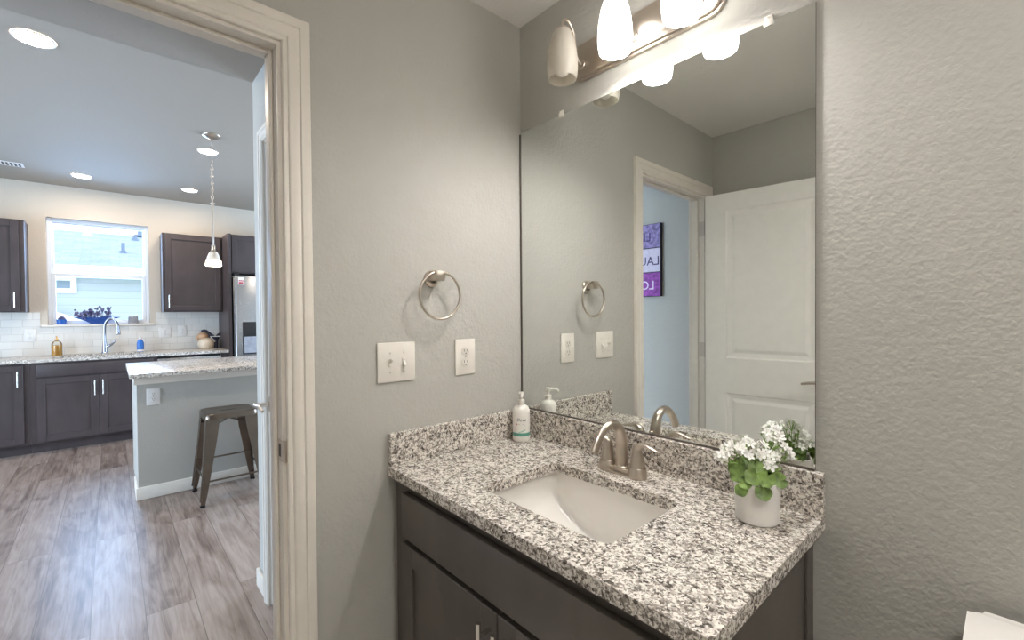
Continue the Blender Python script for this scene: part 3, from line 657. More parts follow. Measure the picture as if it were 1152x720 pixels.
# switch and outlet plates on the bathroom wall (face +x)
def screw(bm, x, y, z): tube(bm, [(x, y, z), (x+0.0012, y, z)], 0.0028, 10)
sw = thing('light_switch', 'white double toggle light switch plate on the greige wall', 'light switch', (0, -0.546, 1.168))
bm = nb(); bx(bm, 0.0005, 0.0065, -0.611, -0.481, 1.107, 1.231, 0.0028, 2); obj('plate', bm, 'plate', sw)
for y, d in ((-0.569, 1), (-0.522, -1)):
    bm = nb(); bx(bm, 0.006, 0.0085, y-0.0055, y+0.0055, 1.156, 1.181, 0.0008, 1)
    prism(bm, [(0.006, 1.163), (0.006, 1.176), (0.021, 1.168+d*0.012+0.0035), (0.021, 1.168+d*0.012-0.0035)], 1, y-0.0042, y+0.0042, 0.001); obj('toggle', bm, 'plate', sw)
    for z in (1.198, 1.138): bm = nb(); screw(bm, 0.006, y, z); obj('screw', bm, 'nickel', sw)
def outlet(name, label, loc, nrm, mat='plate', w=0.086, h=0.126, group=None):
    """duplex outlet facing +x, built at the origin of its own Empty"""
    t = thing(name, label, 'outlet', loc, 0, group)
    bm = nb(); bx(bm, 0.0005, 0.0062, -w/2, w/2, -h/2, h/2, 0.0028, 2); obj('plate', bm, mat, t, keep=True)
    for z in (-0.0195, 0.0195):
        bm = nb(); prism(bm, rrect(-0.017, 0.017, z-0.0145, z+0.0145, 0.0125, 6), 0, 0.006, 0.0078, 0.0005); r = obj('receptacle', bm, mat, t, keep=True)
        bm = nb(); bx(bm, 0.0075, 0.0082, -0.0078, -0.0058, z-0.001, z+0.0075); bx(bm, 0.0075, 0.0082, 0.0052, 0.0072, z-0.001, z+0.0065); tube(bm, [(0.0075, 0, z-0.0075), (0.0082, 0, z-0.0075)], 0.0024, 8); obj('slots', bm, 'slot', r, keep=True)
    bm = nb(); screw(bm, 0.006, 0, 0); obj('screw', bm, 'nickel', t, keep=True); return t
outlet('wall_outlet', 'white duplex outlet on the bathroom wall right of the switches', (0, -0.280, 1.167), None)

# soap bottle
sb = thing('lotion_bottle', 'white pump bottle with a green band in the granite corner', 'bottle', (0.077, -0.079, CT))
BX, BY = 0.077, -0.079
bm = nb(); lathe(bm, [(0.0, 0.0), (0.028, 0.0), (0.0315, 0.004), (0.0325, 0.012), (0.0325, 0.104), (0.031, 0.116), (0.026, 0.126), (0.018, 0.131), (0.013, 0.133)], (BX, BY, CT), 36); obj('bottle', bm, 'soap', sb)
bm = nb(); lathe(bm, [(0.0125, 0.131), (0.0135, 0.133), (0.0135, 0.150), (0.011, 0.152), (0.007, 0.153), (0.006, 0.168)], (BX, BY, CT), 24)
lathe(bm, [(0.0095, 0.166), (0.0105, 0.168), (0.0105, 0.177), (0.009, 0.180), (0.0, 0.181)], (BX, BY, CT), 24)
tube(bm, spline([(BX, BY, CT+0.174), (BX+0.015, BY-0.012, CT+0.1745), (BX+0.028, BY-0.022, CT+0.172), (BX+0.032, BY-0.026, CT+0.165)], 4), [0.0065, 0.0055, 0.0045, 0.004], 10); obj('pump', bm, 'soap', sb)
bm = nb(); lathe(bm, [(0.0328, 0.022), (0.0328, 0.034)], (BX, BY, CT), 36)
o = obj('label_band', bm, 'green', sb)
# label: curve letters round the bottle, facing the camera
fa = math.atan2(CAM.y-BY, CAM.x-BX)
def wrap(bm, r, zc, a0):
    for v_ in bm.verts:
        a = a0+v_.co.x/r; rr = r+v_.co.z; v_.co = Vector((BX+rr*math.cos(a), BY+rr*math.sin(a), zc+v_.co.y))
bm = text_mesh('Dove', 0.016, 0.0003, 0.25); wrap(bm, 0.0328, CT+0.082, fa); o = obj('label_word', bm, 'ink', sb, smooth=False); o['label'] = 'dark script word on the bottle'
bm = nb(); bx(bm, -0.011, 0.013, -0.0004, 0.0006, 0, 0.0003); bx(bm, -0.009, 0.008, 0.004, 0.005, 0, 0.0003); wrap(bm, 0.0328, CT+0.062, fa); obj('label_lines', bm, 'ink', sb, smooth=False)
bm = nb(); ball(bm, (-0.017, -0.0, 0), 0.0032, 1, 1, 0.08); wrap(bm, 0.0328, CT+0.066, fa); obj('label_mark', bm, 'pinkdot', sb)
bm = nb()
for k in range(10):
    x = -0.010+0.0026*k; bx(bm, x, x+0.0026, 0.0005*k+0.00004*k*k, 0.0016+0.0006*k+0.00004*k*k, 0, 0.0003)
wrap(bm, 0.0328, CT+0.036, fa); obj('label_leaf', bm, 'green', sb, smooth=False)

# potted plant
PX, PY = 0.915, -0.128
pp = thing('potted_geranium', 'white flowering geranium in a white cylinder pot on the vanity top', 'potted plant', (PX, PY, CT))
bm = nb(); lathe(bm, [(0.0, 0.0), (0.040, 0.0), (0.0445, 0.004), (0.0475, 0.090), (0.0480, 0.093), (0.0465, 0.0945), (0.0445, 0.093), (0.0435, 0.080), (0.0, 0.080)], (PX, PY, CT), 40); obj('pot', bm, 'pot', pp)
bm = nb(); lathe(bm, [(0.0435, 0.0805), (0.03, 0.083), (0.0, 0.085)], (PX, PY, CT), 24); obj('soil', bm, 'soil', pp)
def leaf_blade(bm, c, r, nrm, roll, lobes=5, cup=0.25):
    nrm = Vector(nrm).normalized(); a = nrm.orthogonal().normalized(); b = nrm.cross(a); n = 20
    ctr = bm.verts.new(Vector(c)); R1 = []; R2 = []
    for k in range(n):
        t = 2*PI*k/n+roll; rr = r*(0.88+0.12*abs(math.cos(lobes*t/2))) * (0.55 if k == 0 else 1)
        d = a*math.cos(t)+b*math.sin(t)
        R1.append(bm.verts.new(Vector(c)+d*rr*0.55+nrm*r*cup*0.35)); R2.append(bm.verts.new(Vector(c)+d*rr+nrm*r*cup*(0.6+0.25*math.sin(5*t))))
    for k in range(n):
        k2 = (k+1) % n; bm.faces.new((ctr, R1[k], R1[k2])); bm.faces.new((R1[k], R2[k], R2[k2], R1[k2]))
def leaf_all(pts):
    bm = nb()
    for c, r, nrm in pts: leaf_blade(bm, c, r, nrm, random.random()*6, 5, random.uniform(0.1, 0.4))
    return bm
tocam = (CAM-Vector((PX, PY, CT+0.1))).normalized(); side = Vector((-tocam.y, tocam.x, 0)).normalized()*-1   # side: picture right
fr_ = Vector((tocam.x, tocam.y, 0)).normalized()
def pt(s_, f_, z): return Vector((PX, PY, CT+z))+side*s_+fr_*f_
# check direction of 'right' in the picture
if side.dot(r2) < 0: side = -side
L = []
for s_, f_, z, r in ((-0.030, 0.047, 0.078, 0.015), (0.012, 0.050, 0.081, 0.018), (-0.006, 0.038, 0.108, 0.020), (-0.036, 0.028, 0.106, 0.021), (0.018, 0.040, 0.107, 0.019), (0.044, 0.020, 0.102, 0.017), (-0.022, 0.042, 0.094, 0.016), (-0.044, 0.014, 0.118, 0.018), (0.0, 0.020, 0.122, 0.019), (0.030, 0.0, 0.118, 0.019), (-0.024, 0.0, 0.124, 0.018)):
    L.append((pt(s_, f_, z), r, Vector((0, 0, 0.5))+fr_*(0.8 if f_ > 0.01 else 0.2)+side*s_*6+Vector((random.uniform(-.2, .2), random.uniform(-.2, .2), 0))))
for k in range(11):
    a = 2*PI*k/11; s_ = 0.040*math.cos(a); f_ = -0.020+0.028*math.sin(a)-0.012
    L.append((pt(s_, f_, 0.098+0.030*random.random()), random.uniform(0.014, 0.021), Vector((0, 0, 0.7))-fr_*random.uniform(0.1, 0.9)+side*s_*8))
obj('leaves', leaf_all(L), 'leaf', pp)
# flower heads
heads = [(-0.072, 0.010, 0.137), (-0.052, 0.016, 0.142), (-0.010, 0.016, 0.143), (0.055, -0.038, 0.150), (0.060, -0.055, 0.140), (0.040, -0.058, 0.190), (-0.030, -0.035, 0.168), (-0.044, 0.004, 0.150), (-0.062, 0.000, 0.143), (-0.022, 0.010, 0.153), (-0.002, 0.004, 0.149), (0.018, -0.002, 0.148), (-0.045, -0.02, 0.157), (-0.018, -0.022, 0.163), (0.008, -0.028, 0.158), (0.030, -0.022, 0.140), (-0.060, -0.018, 0.148), (0.036, -0.038, 0.178), (0.018, -0.048, 0.184), (0.048, -0.028, 0.164), (0.050, -0.048, 0.172), (0.030, 0.014, 0.130), (-0.032, 0.018, 0.146)]
bm = nb(); bs = nb()
def flower(bm, c, r, nrm):
    nrm = Vector(nrm).normalized(); a = nrm.orthogonal().normalized(); b = nrm.cross(a); r0 = random.random()*6
    for k in range(5):
        t = r0+2*PI*k/5; d = a*math.cos(t)+b*math.sin(t); e = nrm.cross(d)
        vs = [bm.verts.new(Vector(c)+d*r*u+e*r*w_+nrm*r*h) for u, w_, h in ((0.05, 0, 0), (0.5, -0.30, 0.12), (0.95, -0.20, 0.2), (1.0, 0.0, 0.16), (0.95, 0.20, 0.2), (0.5, 0.30, 0.12))]
        bm.faces.new(vs)
for s_, f_, z in heads:
    c = pt(s_, f_, z)
    base = pt(s_*0.45, f_*0.5, 0.088)
    tube(bs, spline([base, (base+c)/2+Vector((0, 0, 0.008)), c-Vector((0, 0, 0.016))], 4), 0.0009, 6)
    for k in range(5):
        d = Vector((random.uniform(-1, 1), random.uniform(-1, 1), random.uniform(-0.15, 0.9))).normalized()
        q = c+d*0.011; flower(bm, q, random.uniform(0.0095, 0.0125), d+Vector((0, 0, 0.25))+fr_*0.3)
        tube(bs, [c-Vector((0, 0, 0.017)), q], 0.0008, 5)
obj('flowers', bm, 'petal', pp, smooth=False); obj('stems', bs, 'stem', pp)

# toilet
to = thing('toilet', 'white porcelain toilet whose tank lid shows at the lower right corner', 'toilet', (1.465, -0.3, 0))
TX0, TX1 = 1.248, 1.698
bm = nb(); prism(bm, rrect(TX0, TX1, -0.238, -0.030, 0.022, 6), 2, 0.722, 0.766, 0.012); o = obj('tank_lid', bm, 'porc', to)
bm = nb(); prism(bm, rrect(TX0+0.014, TX1-0.014, -0.226, -0.036, 0.028, 6), 2, 0.385, 0.721, 0.006); tk = obj('tank', bm, 'porc', to)
bm = nb(); tube(bm, [(TX0+0.07, -0.227, 0.64), (TX0+0.07, -0.240, 0.64)], 0.014, 14); tube(bm, [(TX0+0.07, -0.238, 0.64), (TX0+0.13, -0.240, 0.632)], [0.007, 0.005], 10); obj('flush_lever', bm, 'chrome', tk)
bm = nb(); cx_ = 1.465
rings = []
for z, hw, y0, y1 in ((0.0, 0.10, -0.60, -0.12), (0.10, 0.095, -0.58, -0.10), (0.22, 0.12, -0.62, -0.06), (0.34, 0.175, -0.70, -0.03), (0.384, 0.185, -0.72, -0.03)):
    ring = []
    for k in range(28):
        a = 2*PI*k/28; yy = (y0+y1)/2+(y1-y0)/2*math.sin(a); ring.append(bm.verts.new((cx_+hw*math.copysign(abs(math.cos(a))**0.8, math.cos(a)), yy, z)))
    rings.append(ring)
for A, B in zip(rings, rings[1:]):
    for k in range(28): bm.faces.new((A[k], A[(k+1) % 28], B[(k+1) % 28], B[k]))
bm.faces.new(rings[0][::-1]); bm.faces.new(rings[-1]); obj('bowl', bm, 'porc', to)
bm = nb(); prism(bm, [(cx_+0.185*math.cos(2*PI*k/32), -0.475+0.24*math.sin(2*PI*k/32)) for k in range(32)], 2, 0.386, 0.404, 0.006); obj('seat', bm, 'porc', to)
bm = nb(); prism(bm, [(cx_+0.183*math.cos(2*PI*k/32), -0.474+0.238*math.sin(2*PI*k/32)) for k in range(32)], 2, 0.405, 0.424, 0.007); obj('seat_lid', bm, 'porc', to)

# hall canvas (faces +y on the hall wall); mirrored view shows its left side
hc = thing('word_canvas', 'purple and white three band word canvas on the blue hall wall', 'wall art', (-0.73, -2.10, 1.70))
CX0, CX1, CZ0, CZ1 = -0.930, -0.580, 1.449, 2.036
bm = nb(); bx(bm, CX0, CX1, -2.0995, -2.070, CZ0, CZ1, 0.002, 1); obj('canvas_frame', bm, 'canvas_edge', hc)
hh = (CZ1-CZ0)/3
for k, (mat, word, ink) in enumerate((('art_low', 'LOVE', 'art_white'), ('art_mid', 'LAUGH', 'art_ink'), ('art_top', 'LIVE', 'art_ink'))):
    z0 = CZ0+hh*k
    bm = nb(); bx(bm, CX0+0.004, CX1-0.004, -2.0702, -2.0690, z0+0.004, z0+hh-0.004); bd = obj('painted_band', bm, mat, hc)
    tm = text_mesh(word, 0.10, 0.0004)
    tm.transform(Matrix.Translation(((CX0+CX1)/2, -2.0686, z0+hh*0.45)) @ Matrix.Rotation(PI, 4, 'Z') @ Matrix.Rotation(PI/2, 4, 'X')); o = obj('lettering', tm, ink, bd, smooth=False); o['label'] = 'painted word '+word

# ------------------------------------------------------------------ kitchen
KF = -4.965      # face of the base cabinet frames
UF = WX+0.310    # face of the upper cabinet frames
def base_unit(name, label, y0, y1, doors, false_front, group='kitchen base cabinets'):
    """doors: (y0, y1, pull_y); false_front: (y0, y1) or None"""
    t = thing(name, label, 'cabinet', (-5.27, (y0+y1)/2, 0), 0, group)
    bm = nb(); bx(bm, WX+0.01, KF-0.02, y0, y1, 0.10, 0.66 if false_front else 0.883); bx(bm, WX+0.01, KF-0.075, y0, y1, 0.0, 0.10); obj('carcass', bm, 'espresso_k', t)
    bm = nb(); bx(bm, KF-0.0199, KF, y0, y1, 0.10, 0.883); obj('face_frame', bm, 'espresso_k', t)
    if false_front:
        bm = nb(); bx(bm, KF+0.001, KF+0.020, false_front[0], false_front[1], 0.742, 0.862, 0.003, 2); obj('false_drawer_front', bm, 'espresso_k', t)
    for a, b, py, zt in doors:
        d = obj('door', shaker(nb(), a, b, 0.115, zt, KF+0.020, 0.019, 0, 1, 0.060, 0.009), 'espresso_k', t)
        obj('bar_pull', bar_pull(nb(), (KF+0.020, py, zt-0.125), 0.15, 0, 1, 0.0055, 0.03), 'pull', d)
    return t
base_unit('base_cabinet', 'dark kitchen base cabinet at the left edge of the photo', -2.42, -1.800, [(-2.40, -1.842, -1.876, 0.862)], None)
base_unit('base_cabinet', 'dark sink base cabinet with two doors under the kitchen window', -1.799, -0.845, [(-1.757, -1.3155, -1.345, 0.730), (-1.3115, -0.872, -1.282, 0.730)], (-1.757, -0.872))
# dishwasher
dw = thing('dishwasher', 'stainless dishwasher under the counter behind the island', 'dishwasher', (-5.27, -0.54, 0))
bm = nb(); bx(bm, WX+0.01, KF-0.02, -0.843, -0.245, 0.10, 0.878); bx(bm, WX+0.01, KF-0.09, -0.843, -0.245, 0.0, 0.10); obj('body', bm, 'black', dw)
bm = nb(); bx(bm, KF-0.019, KF+0.012, -0.840, -0.248, 0.12, 0.855, 0.004, 2); obj('door', bm, 'steel', dw)
bm = nb(); tube(bm, [(KF+0.045, -0.80, 0.79), (KF+0.045, -0.29, 0.79)], 0.009, 12); tube(bm, [(KF+0.012, -0.77, 0.79), (KF+0.045, -0.77, 0.79)], 0.006, 8); tube(bm, [(KF+0.012, -0.32, 0.79), (KF+0.045, -0.32, 0.79)], 0.006, 8); obj('handle', bm, 'steel', dw)
bm = nb(); bx(bm, WX+0.01, KF, -0.243, -0.171, 0.0, 0.883); tag(obj('cabinet_filler', bm, 'espresso_k'), 'narrow dark filler strip between the dishwasher and the tall fridge panel', 'cabinet')

KCF = WX+0.645
kt = thing('kitchen_countertop', 'speckled granite counter under the kitchen window', 'countertop', (-5.25, -1.3, 0.884))
bm = nb(); slab_hole(bm, [(WX+0.009, -2.45), (KCF, -2.45), (KCF, -0.171), (WX+0.009, -0.171)], rrect(-5.42, -5.03, -1.66, -0.93, 0.03)[::-1], 0.884, 0.914); obj('slab', bm, 'granite', kt)
ks = thing('kitchen_sink', 'stainless undermount sink below the kitchen faucet', 'sink', (-5.22, -1.3, 0.70))
bm = nb(); R_ = []
for i, z in ((0.0, 0.8838), (0.004, 0.72), (0.03, 0.695)):
    R_.append([bm.verts.new((x, y, z)) for x, y in rrect(-5.43+i, -5.02-i, -1.67+i, -0.92-i, 0.035)])
for A, B in zip(R_, R_[1:]):
    for k in range(len(A)): bm.faces.new((A[k], A[(k+1) % len(A)], B[(k+1) % len(A)], B[k]))
bm.faces.new(R_[-1]); obj('basin', bm, 'steel', ks)
bm = nb(); lathe(bm, [(0, 0.003), (0.04, 0.003), (0.044, 0.0)], (-5.22, -1.3, 0.6952), 24); obj('drain', bm, 'chrome', ks)

# kitchen faucet
kf = thing('kitchen_faucet', 'tall chrome gooseneck pull down faucet in front of the kitchen window', 'faucet', (-5.478, -1.27, 0.914))
FX, FY = -5.478, -1.268
bm = nb(); lathe(bm, [(0.0, 0.0), (0.030, 0.0), (0.030, 0.006), (0.025, 0.012), (0.022, 0.05), (0.018, 0.12), (0.0155, 0.16)], (FX, FY, 0.914), 24); obj('body', bm, 'chrome', kf)
bm = nb(); q_ = Vector((0.55, 0.83, 0)).normalized()
tube(bm, spline([Vector((FX, FY, 1.06)), Vector((FX, FY, 1.17)), Vector((FX, FY, 1.235))+q_*0.006, Vector((FX, FY, 1.285))+q_*0.035, Vector((FX, FY, 1.300))+q_*0.072, Vector((FX, FY, 1.278))+q_*0.110, Vector((FX, FY, 1.225))+q_*0.132, Vector((FX, FY, 1.190))+q_*0.137], 6), 0.0135, 14); ne = obj('spout', bm, 'chrome', kf)
bm = nb(); e_ = Vector((FX, FY, 0))+q_*0.137
tube(bm, [e_+Vector((0, 0, 1.195)), e_+Vector((0, 0, 1.16)), e_+Vector((0, 0, 1.125)), e_+Vector((0, 0, 1.118))], [0.0145, 0.018, 0.021, 0.019], 16); o = obj('spray_head', bm, 'chrome', ne); o['label'] = 'dark tipped spray head'
bm = nb(); tube(bm, spline([(FX+0.005, FY+0.012, 0.985), (FX+0.02, FY+0.045, 1.0), (FX+0.03, FY+0.075, 1.03), (FX+0.035, FY+0.088, 1.065)], 5), [0.013, 0.012, 0.008, 0.006], 12); obj('handle', bm, 'chrome', kf)

# bottles by the sink
t = thing('soap_bottle', 'clear bottle of amber liquid soap left of the kitchen faucet', 'bottle', (-5.47, -1.645, 0.914))
bm = nb(); lathe(bm, [(0.0, 0.0), (0.036, 0.0), (0.040, 0.006), (0.040, 0.085), (0.040, 0.11)], (-5.47, -1.645, 0.914), 24); lathe(bm, [(0.040, 0.11), (0.0, 0.11)], (-5.47, -1.645, 0.914), 24); obj('liquid', bm, 'amber', t)
bm = nb(); lathe(bm, [(0.042, 0.0), (0.042, 0.11), (0.040, 0.128), (0.030, 0.148), (0.016, 0.155), (0.014, 0.165)], (-5.47, -1.645, 0.914), 24); obj('glass', bm, 'clear', t)
bm = nb(); lathe(bm, [(0.0145, 0.160), (0.0145, 0.176), (0.006, 0.178), (0.006, 0.198), (0.010, 0.200), (0.0, 0.207)], (-5.47, -1.645, 0.914), 16); tube(bm, [(-5.47, -1.645, 1.116), (-5.435, -1.645, 1.112)], 0.004, 8); obj('pump', bm, 'amber', t)
t = thing('dish_soap_bottle', 'small blue dish soap bottle right of the kitchen faucet', 'bottle', (-5.45, -0.962, 0.914))
bm = nb(); lathe(bm, [(0.0, 0.0), (0.028, 0.0), (0.032, 0.005), (0.033, 0.035), (0.033, 0.105), (0.022, 0.130), (0.012, 0.142), (0.011, 0.15)], (-5.45, -0.962, 0.914), 24, 0.7, 1.0); obj('bottle', bm, 'bluesoap', t)
bm = nb(); lathe(bm, [(0.0335, 0.0), (0.0338, 0.020)], (-5.45, -0.962, 0.919), 24, 0.7, 1); o = obj('lower_label', bm, 'whitepaper', t)
bm = nb(); lathe(bm, [(0.013, 0.145), (0.013, 0.160), (0.007, 0.165), (0.007, 0.178), (0.0, 0.18)], (-5.45, -0.962, 0.914), 16); o = obj('cap', bm, 'whitepaper', t)

# things on the window sill
SZ = WZ0+0.001
t = thing('succulent_pot', 'small cobalt blue pot with a plant at the left of the kitchen sill', 'potted plant', (WX-0.02, -1.612, SZ))
bm = nb(); lathe(bm, [(0.0, 0.0), (0.034, 0.0), (0.043, 0.055), (0.040, 0.055), (0.036, 0.045), (0.0, 0.045)], (WX-0.018, -1.612, SZ), 24); obj('pot', bm, 'blue', t)
bm = nb()
for k in range(16): a = random.uniform(0, 6.28); r_ = random.uniform(0, 0.026); ball(bm, (WX-0.018+r_*math.cos(a), -1.612+r_*math.sin(a), SZ+0.055+random.uniform(0, 0.030)*(1-r_*20)), 0.011, 1, 1, 1.2, 8, 6)
obj('foliage', bm, 'plum', t)
t = thing('blue_bowl', 'wide shallow dark blue bowl of flowering plants on the kitchen window sill', 'bowl', (WX-0.02, -1.33, SZ))
bm = nb(); lathe(bm, [(0.0, 0.0), (0.055, 0.0), (0.065, 0.012), (0.105, 0.040), (0.195, 0.074), (0.192, 0.078), (0.10, 0.050), (0.05, 0.030), (0.0, 0.028)], (WX-0.012, -1.325, SZ), 40, 0.19, 1.0); bm.transform(Matrix.Translation((0, 0, 0))); obj('bowl', bm, 'bluebowl', t)
bm = nb(); bs = nb(); rnd = random.Random(3)
for k in range(34):
    y = -1.325+rnd.uniform(-0.165, 0.115); u = (y+1.325); base = (WX-0.012+rnd.uniform(-0.012, 0.012), -1.325+u*0.6, SZ+0.045)
    h = SZ+0.09+rnd.uniform(0.0, 0.115)*(1-abs(u)*2.2); tip = Vector((WX-0.010+rnd.uniform(-0.02, 0.02), y, h)); tube(bs, spline([base, (Vector(base)+tip)/2+Vector((0, rnd.uniform(-.015, .015), 0)), tip], 3), 0.0022, 5)
    for j in range(4): leaf_blade(bm, tip+Vector((rnd.uniform(-.012, .012), rnd.uniform(-.017, .017), rnd.uniform(-.03, .012))), rnd.uniform(0.009, 0.017), (rnd.uniform(0.2, 1), rnd.uniform(-1, 1), rnd.uniform(-.3, 1)), rnd.random()*6)
for s_ in range(9): leaf_blade(bm, (WX-0.012+rnd.uniform(-.015, .015), -1.325-0.15+rnd.uniform(-0.04, 0.05), SZ+0.095+rnd.uniform(-.02, .03)), 0.018, (0.8, rnd.uniform(-1, 1), 0.6), 0)
for s_ in range(7): ball(bm, (WX-0.012, -1.255+rnd.uniform(-0.04, 0.05), SZ+0.078+rnd.uniform(0, .012)), 0.016, 1, 1.2, 0.7, 8, 6)
obj('leaves', bm, 'plum', t, smooth=False); obj('stems', bs, 'plum', t)
t = thing('stone_pot', 'small grey stone pot at the right of the kitchen window sill', 'pot', (WX-0.02, -1.018, SZ))
bm = nb(); prism(bm, rrect(WX-0.055, WX+0.012, -1.062, -0.974, 0.014), 2, SZ, SZ+0.072, 0.006); obj('pot', bm, 'greypot', t)
bm = nb()
for k in range(14): ball(bm, (WX-0.021+rnd.uniform(-.024, .024), -1.018+rnd.uniform(-.034, .034), SZ+0.074+rnd.uniform(0, .006)), 0.011, 1, 1, 0.9, 8, 6)
obj('foliage', bm, 'greypot', t)

# ceramic figure by the fridge panel
t = thing('ceramic_figure', 'round cream and tan ceramic figure with dark crossed top near the fridge', 'figurine', (-5.40, -0.33, 0.914))
gx, gy_ = -5.40, -0.335
bm = nb(); lathe(bm, [(0.0, 0.0), (0.060, 0.0), (0.075, 0.012), (0.088, 0.050), (0.084, 0.095), (0.066, 0.125), (0.050, 0.135)], (gx, gy_, 0.914), 28); obj('body', bm, 'cream', t)
bm = nb(); ball(bm, (gx+0.005, gy_-0.032, 0.914+0.158), 0.058, 0.9, 1.05, 0.85, 20, 12); ball(bm, (gx+0.01, gy_-0.088, 0.914+0.135), 0.020, 0.8, 0.7, 1.8, 12, 8); obj('head', bm, 'tan', t)
bm = nb(); tube(bm, spline([(gx, gy_-0.050, 0.914+0.222), (gx, gy_-0.005, 0.914+0.218), (gx, gy_+0.045, 0.914+0.165), (gx, gy_+0.095, 0.914+0.115), (gx, gy_+0.105, 0.914+0.07), (gx, gy_+0.105, 0.914+0.0)], 5), [0.010, 0.024, 0.032, 0.034, 0.026, 0.022], 14, flat=(0.9, 1.0))
tube(bm, spline([(gx-0.01, gy_+0.100, 0.914+0.100), (gx-0.01, gy_+0.135, 0.914+0.165), (gx-0.01, gy_+0.152, 0.914+0.19)], 4), [0.030, 0.020, 0.006], 12); obj('tail', bm, 'indigo', t)
bm = nb(); tube(bm, [(gx+0.028, gy_+0.040, 0.914+0.152), (gx+0.030, gy_+0.150, 0.914+0.150)], 0.005, 8); tube(bm, [(gx+0.028, gy_+0.045, 0.914+0.15), (gx+0.030, gy_+0.092, 0.914+0.082)], 0.005, 8); obj('band', bm, 'whitepaper', t)

# upper cabinets
def upper(name, label, y0, y1, doors, x1=UF, z0=1.372, z1=2.288):
    t = thing(name, label, 'cabinet', (WX+0.15, (y0+y1)/2, z0), 0, 'kitchen wall cabinets')
    bm = nb(); bx(bm, WX+0.001, x1-0.02, y0, y1, z0, z1); obj('carcass', bm, 'espresso_k', t)
    bm = nb(); bx(bm, x1-0.0199, x1, y0, y1, z0, z1); obj('face_frame', bm, 'espresso_k', t)
    for a, b, py in doors:
        d = obj('door', shaker(nb(), a, b, z0+0.012, z1-0.012, x1+0.020, 0.019, 0, 1, 0.058, 0.009), 'espresso_k', t)
        if py is not None: obj('bar_pull', bar_pull(nb(), (x1+0.020, py, z0+0.12), 0.15, 0, 1, 0.0055, 0.03), 'pull', d)
    return t
upper('wall_cabinet', 'dark wall cabinet left of the kitchen window, at the left edge', -2.62, -1.845, [(-2.60, -2.255, None), (-2.250, -1.882, -1.915)])
upper('wall_cabinet', 'single door dark wall cabinet right of the kitchen window behind the pendant', -0.760, -0.172, [(-0.738, -0.190, -0.706)])
upper('wall_cabinet', 'deeper dark wall cabinet above the refrigerator', -0.132, 0.80, [(-0.118, 0.335, None), (0.339, 0.790, None)], -4.985, 1.835, 2.300)
bm = nb(); bx(bm, WX+0.001, -4.92, -0.168, -0.134, 0, 2.30); tag(obj('tall_end_panel', bm, 'espresso_k'), 'tall dark wood end panel beside the refrigerator', 'panel')

# refrigerator
fr = thing('refrigerator', 'stainless refrigerator with a dispenser at the right end of the kitchen', 'refrigerator', (-5.2, 0.33, 0))
bm = nb(); bx(bm, WX+0.02, -4.905, -0.118, 0.775, 0.02, 1.785, 0.006, 2); obj('body', bm, 'steel', fr)
bm = nb(); bx(bm, -4.897, -4.825, -0.116, 0.300, 0.06, 1.800, 0.012, 3); fd = obj('door', bm, 'steel', fr)
bm = nb(); bx(bm, -4.826, -4.819, -0.045, 0.200, 0.860, 1.245, 0.003, 2); dp = obj('dispenser', bm, 'black', fd); dp['label'] = 'black water dispenser panel'
bm = nb(); bx(bm, -4.8188, -4.8175, -0.030, 0.185, 0.875, 1.07, 0.001, 1); obj('recess', bm, 'greypot', dp)
bm = nb(); tube(bm, [(-4.775, 0.262, 0.55), (-4.775, 0.262, 1.62)], 0.013, 14); tube(bm, [(-4.825, 0.262, 0.60), (-4.775, 0.262, 0.60)], 0.009, 10); tube(bm, [(-4.825, 0.262, 1.57), (-4.775, 0.262, 1.57)], 0.009, 10); obj('handle', bm, 'steel', fd)
bm = nb(); bx(bm, -4.897, -4.825, 0.306, 0.773, 0.06, 1.800, 0.012, 3); f2_ = obj('door', bm, 'steel', fr)
bm = nb(); tube(bm, [(-4.775, 0.345, 0.55), (-4.775, 0.345, 1.62)], 0.013, 14); tube(bm, [(-4.825, 0.345, 0.60), (-4.775, 0.345, 0.60)], 0.009, 10); tube(bm, [(-4.825, 0.345, 1.57), (-4.775, 0.345, 1.57)], 0.009, 10); obj('handle', bm, 'steel', f2_)
bm = nb(); bx(bm, -4.897, -4.84, -0.116, -0.07, 1.8005, 1.822, 0.004, 2); obj('hinge_cover', bm, 'black', fr)
t = thing('fridge_magnet', 'small red and white magnet high on the refrigerator door', 'magnet', (-4.825, -0.05, 1.73))
bm = nb(); bx(bm, -4.8245, -4.822, -0.082, -0.020, 1.690, 1.775, 0.0005, 1); obj('card', bm, 'whitepaper', t)
bm = nb(); bx(bm, -4.8219, -4.8212, -0.078, -0.024, 1.728, 1.742); bx(bm, -4.8219, -4.8212, -0.078, -0.030, 1.694, 1.722); obj('print', bm, 'red', t)

# kitchen outlets on the tile
outlet('backsplash_outlet', 'white wall plate on the tile left of the kitchen window', (WX+0.0082, -1.845, 1.130), None, 'plate_k', 0.086, 0.126, 'backsplash plates')
outlet('backsplash_outlet', 'white wall plate on the tile just right of the kitchen window', (WX+0.0082, -0.725, 1.125), None, 'plate_k', 0.12, 0.12, 'backsplash plates')
outlet('backsplash_outlet', 'white wall plate on the tile nearest the refrigerator', (WX+0.0082, -0.555, 1.140), None, 'plate_k', 0.086, 0.126, 'backsplash plates')

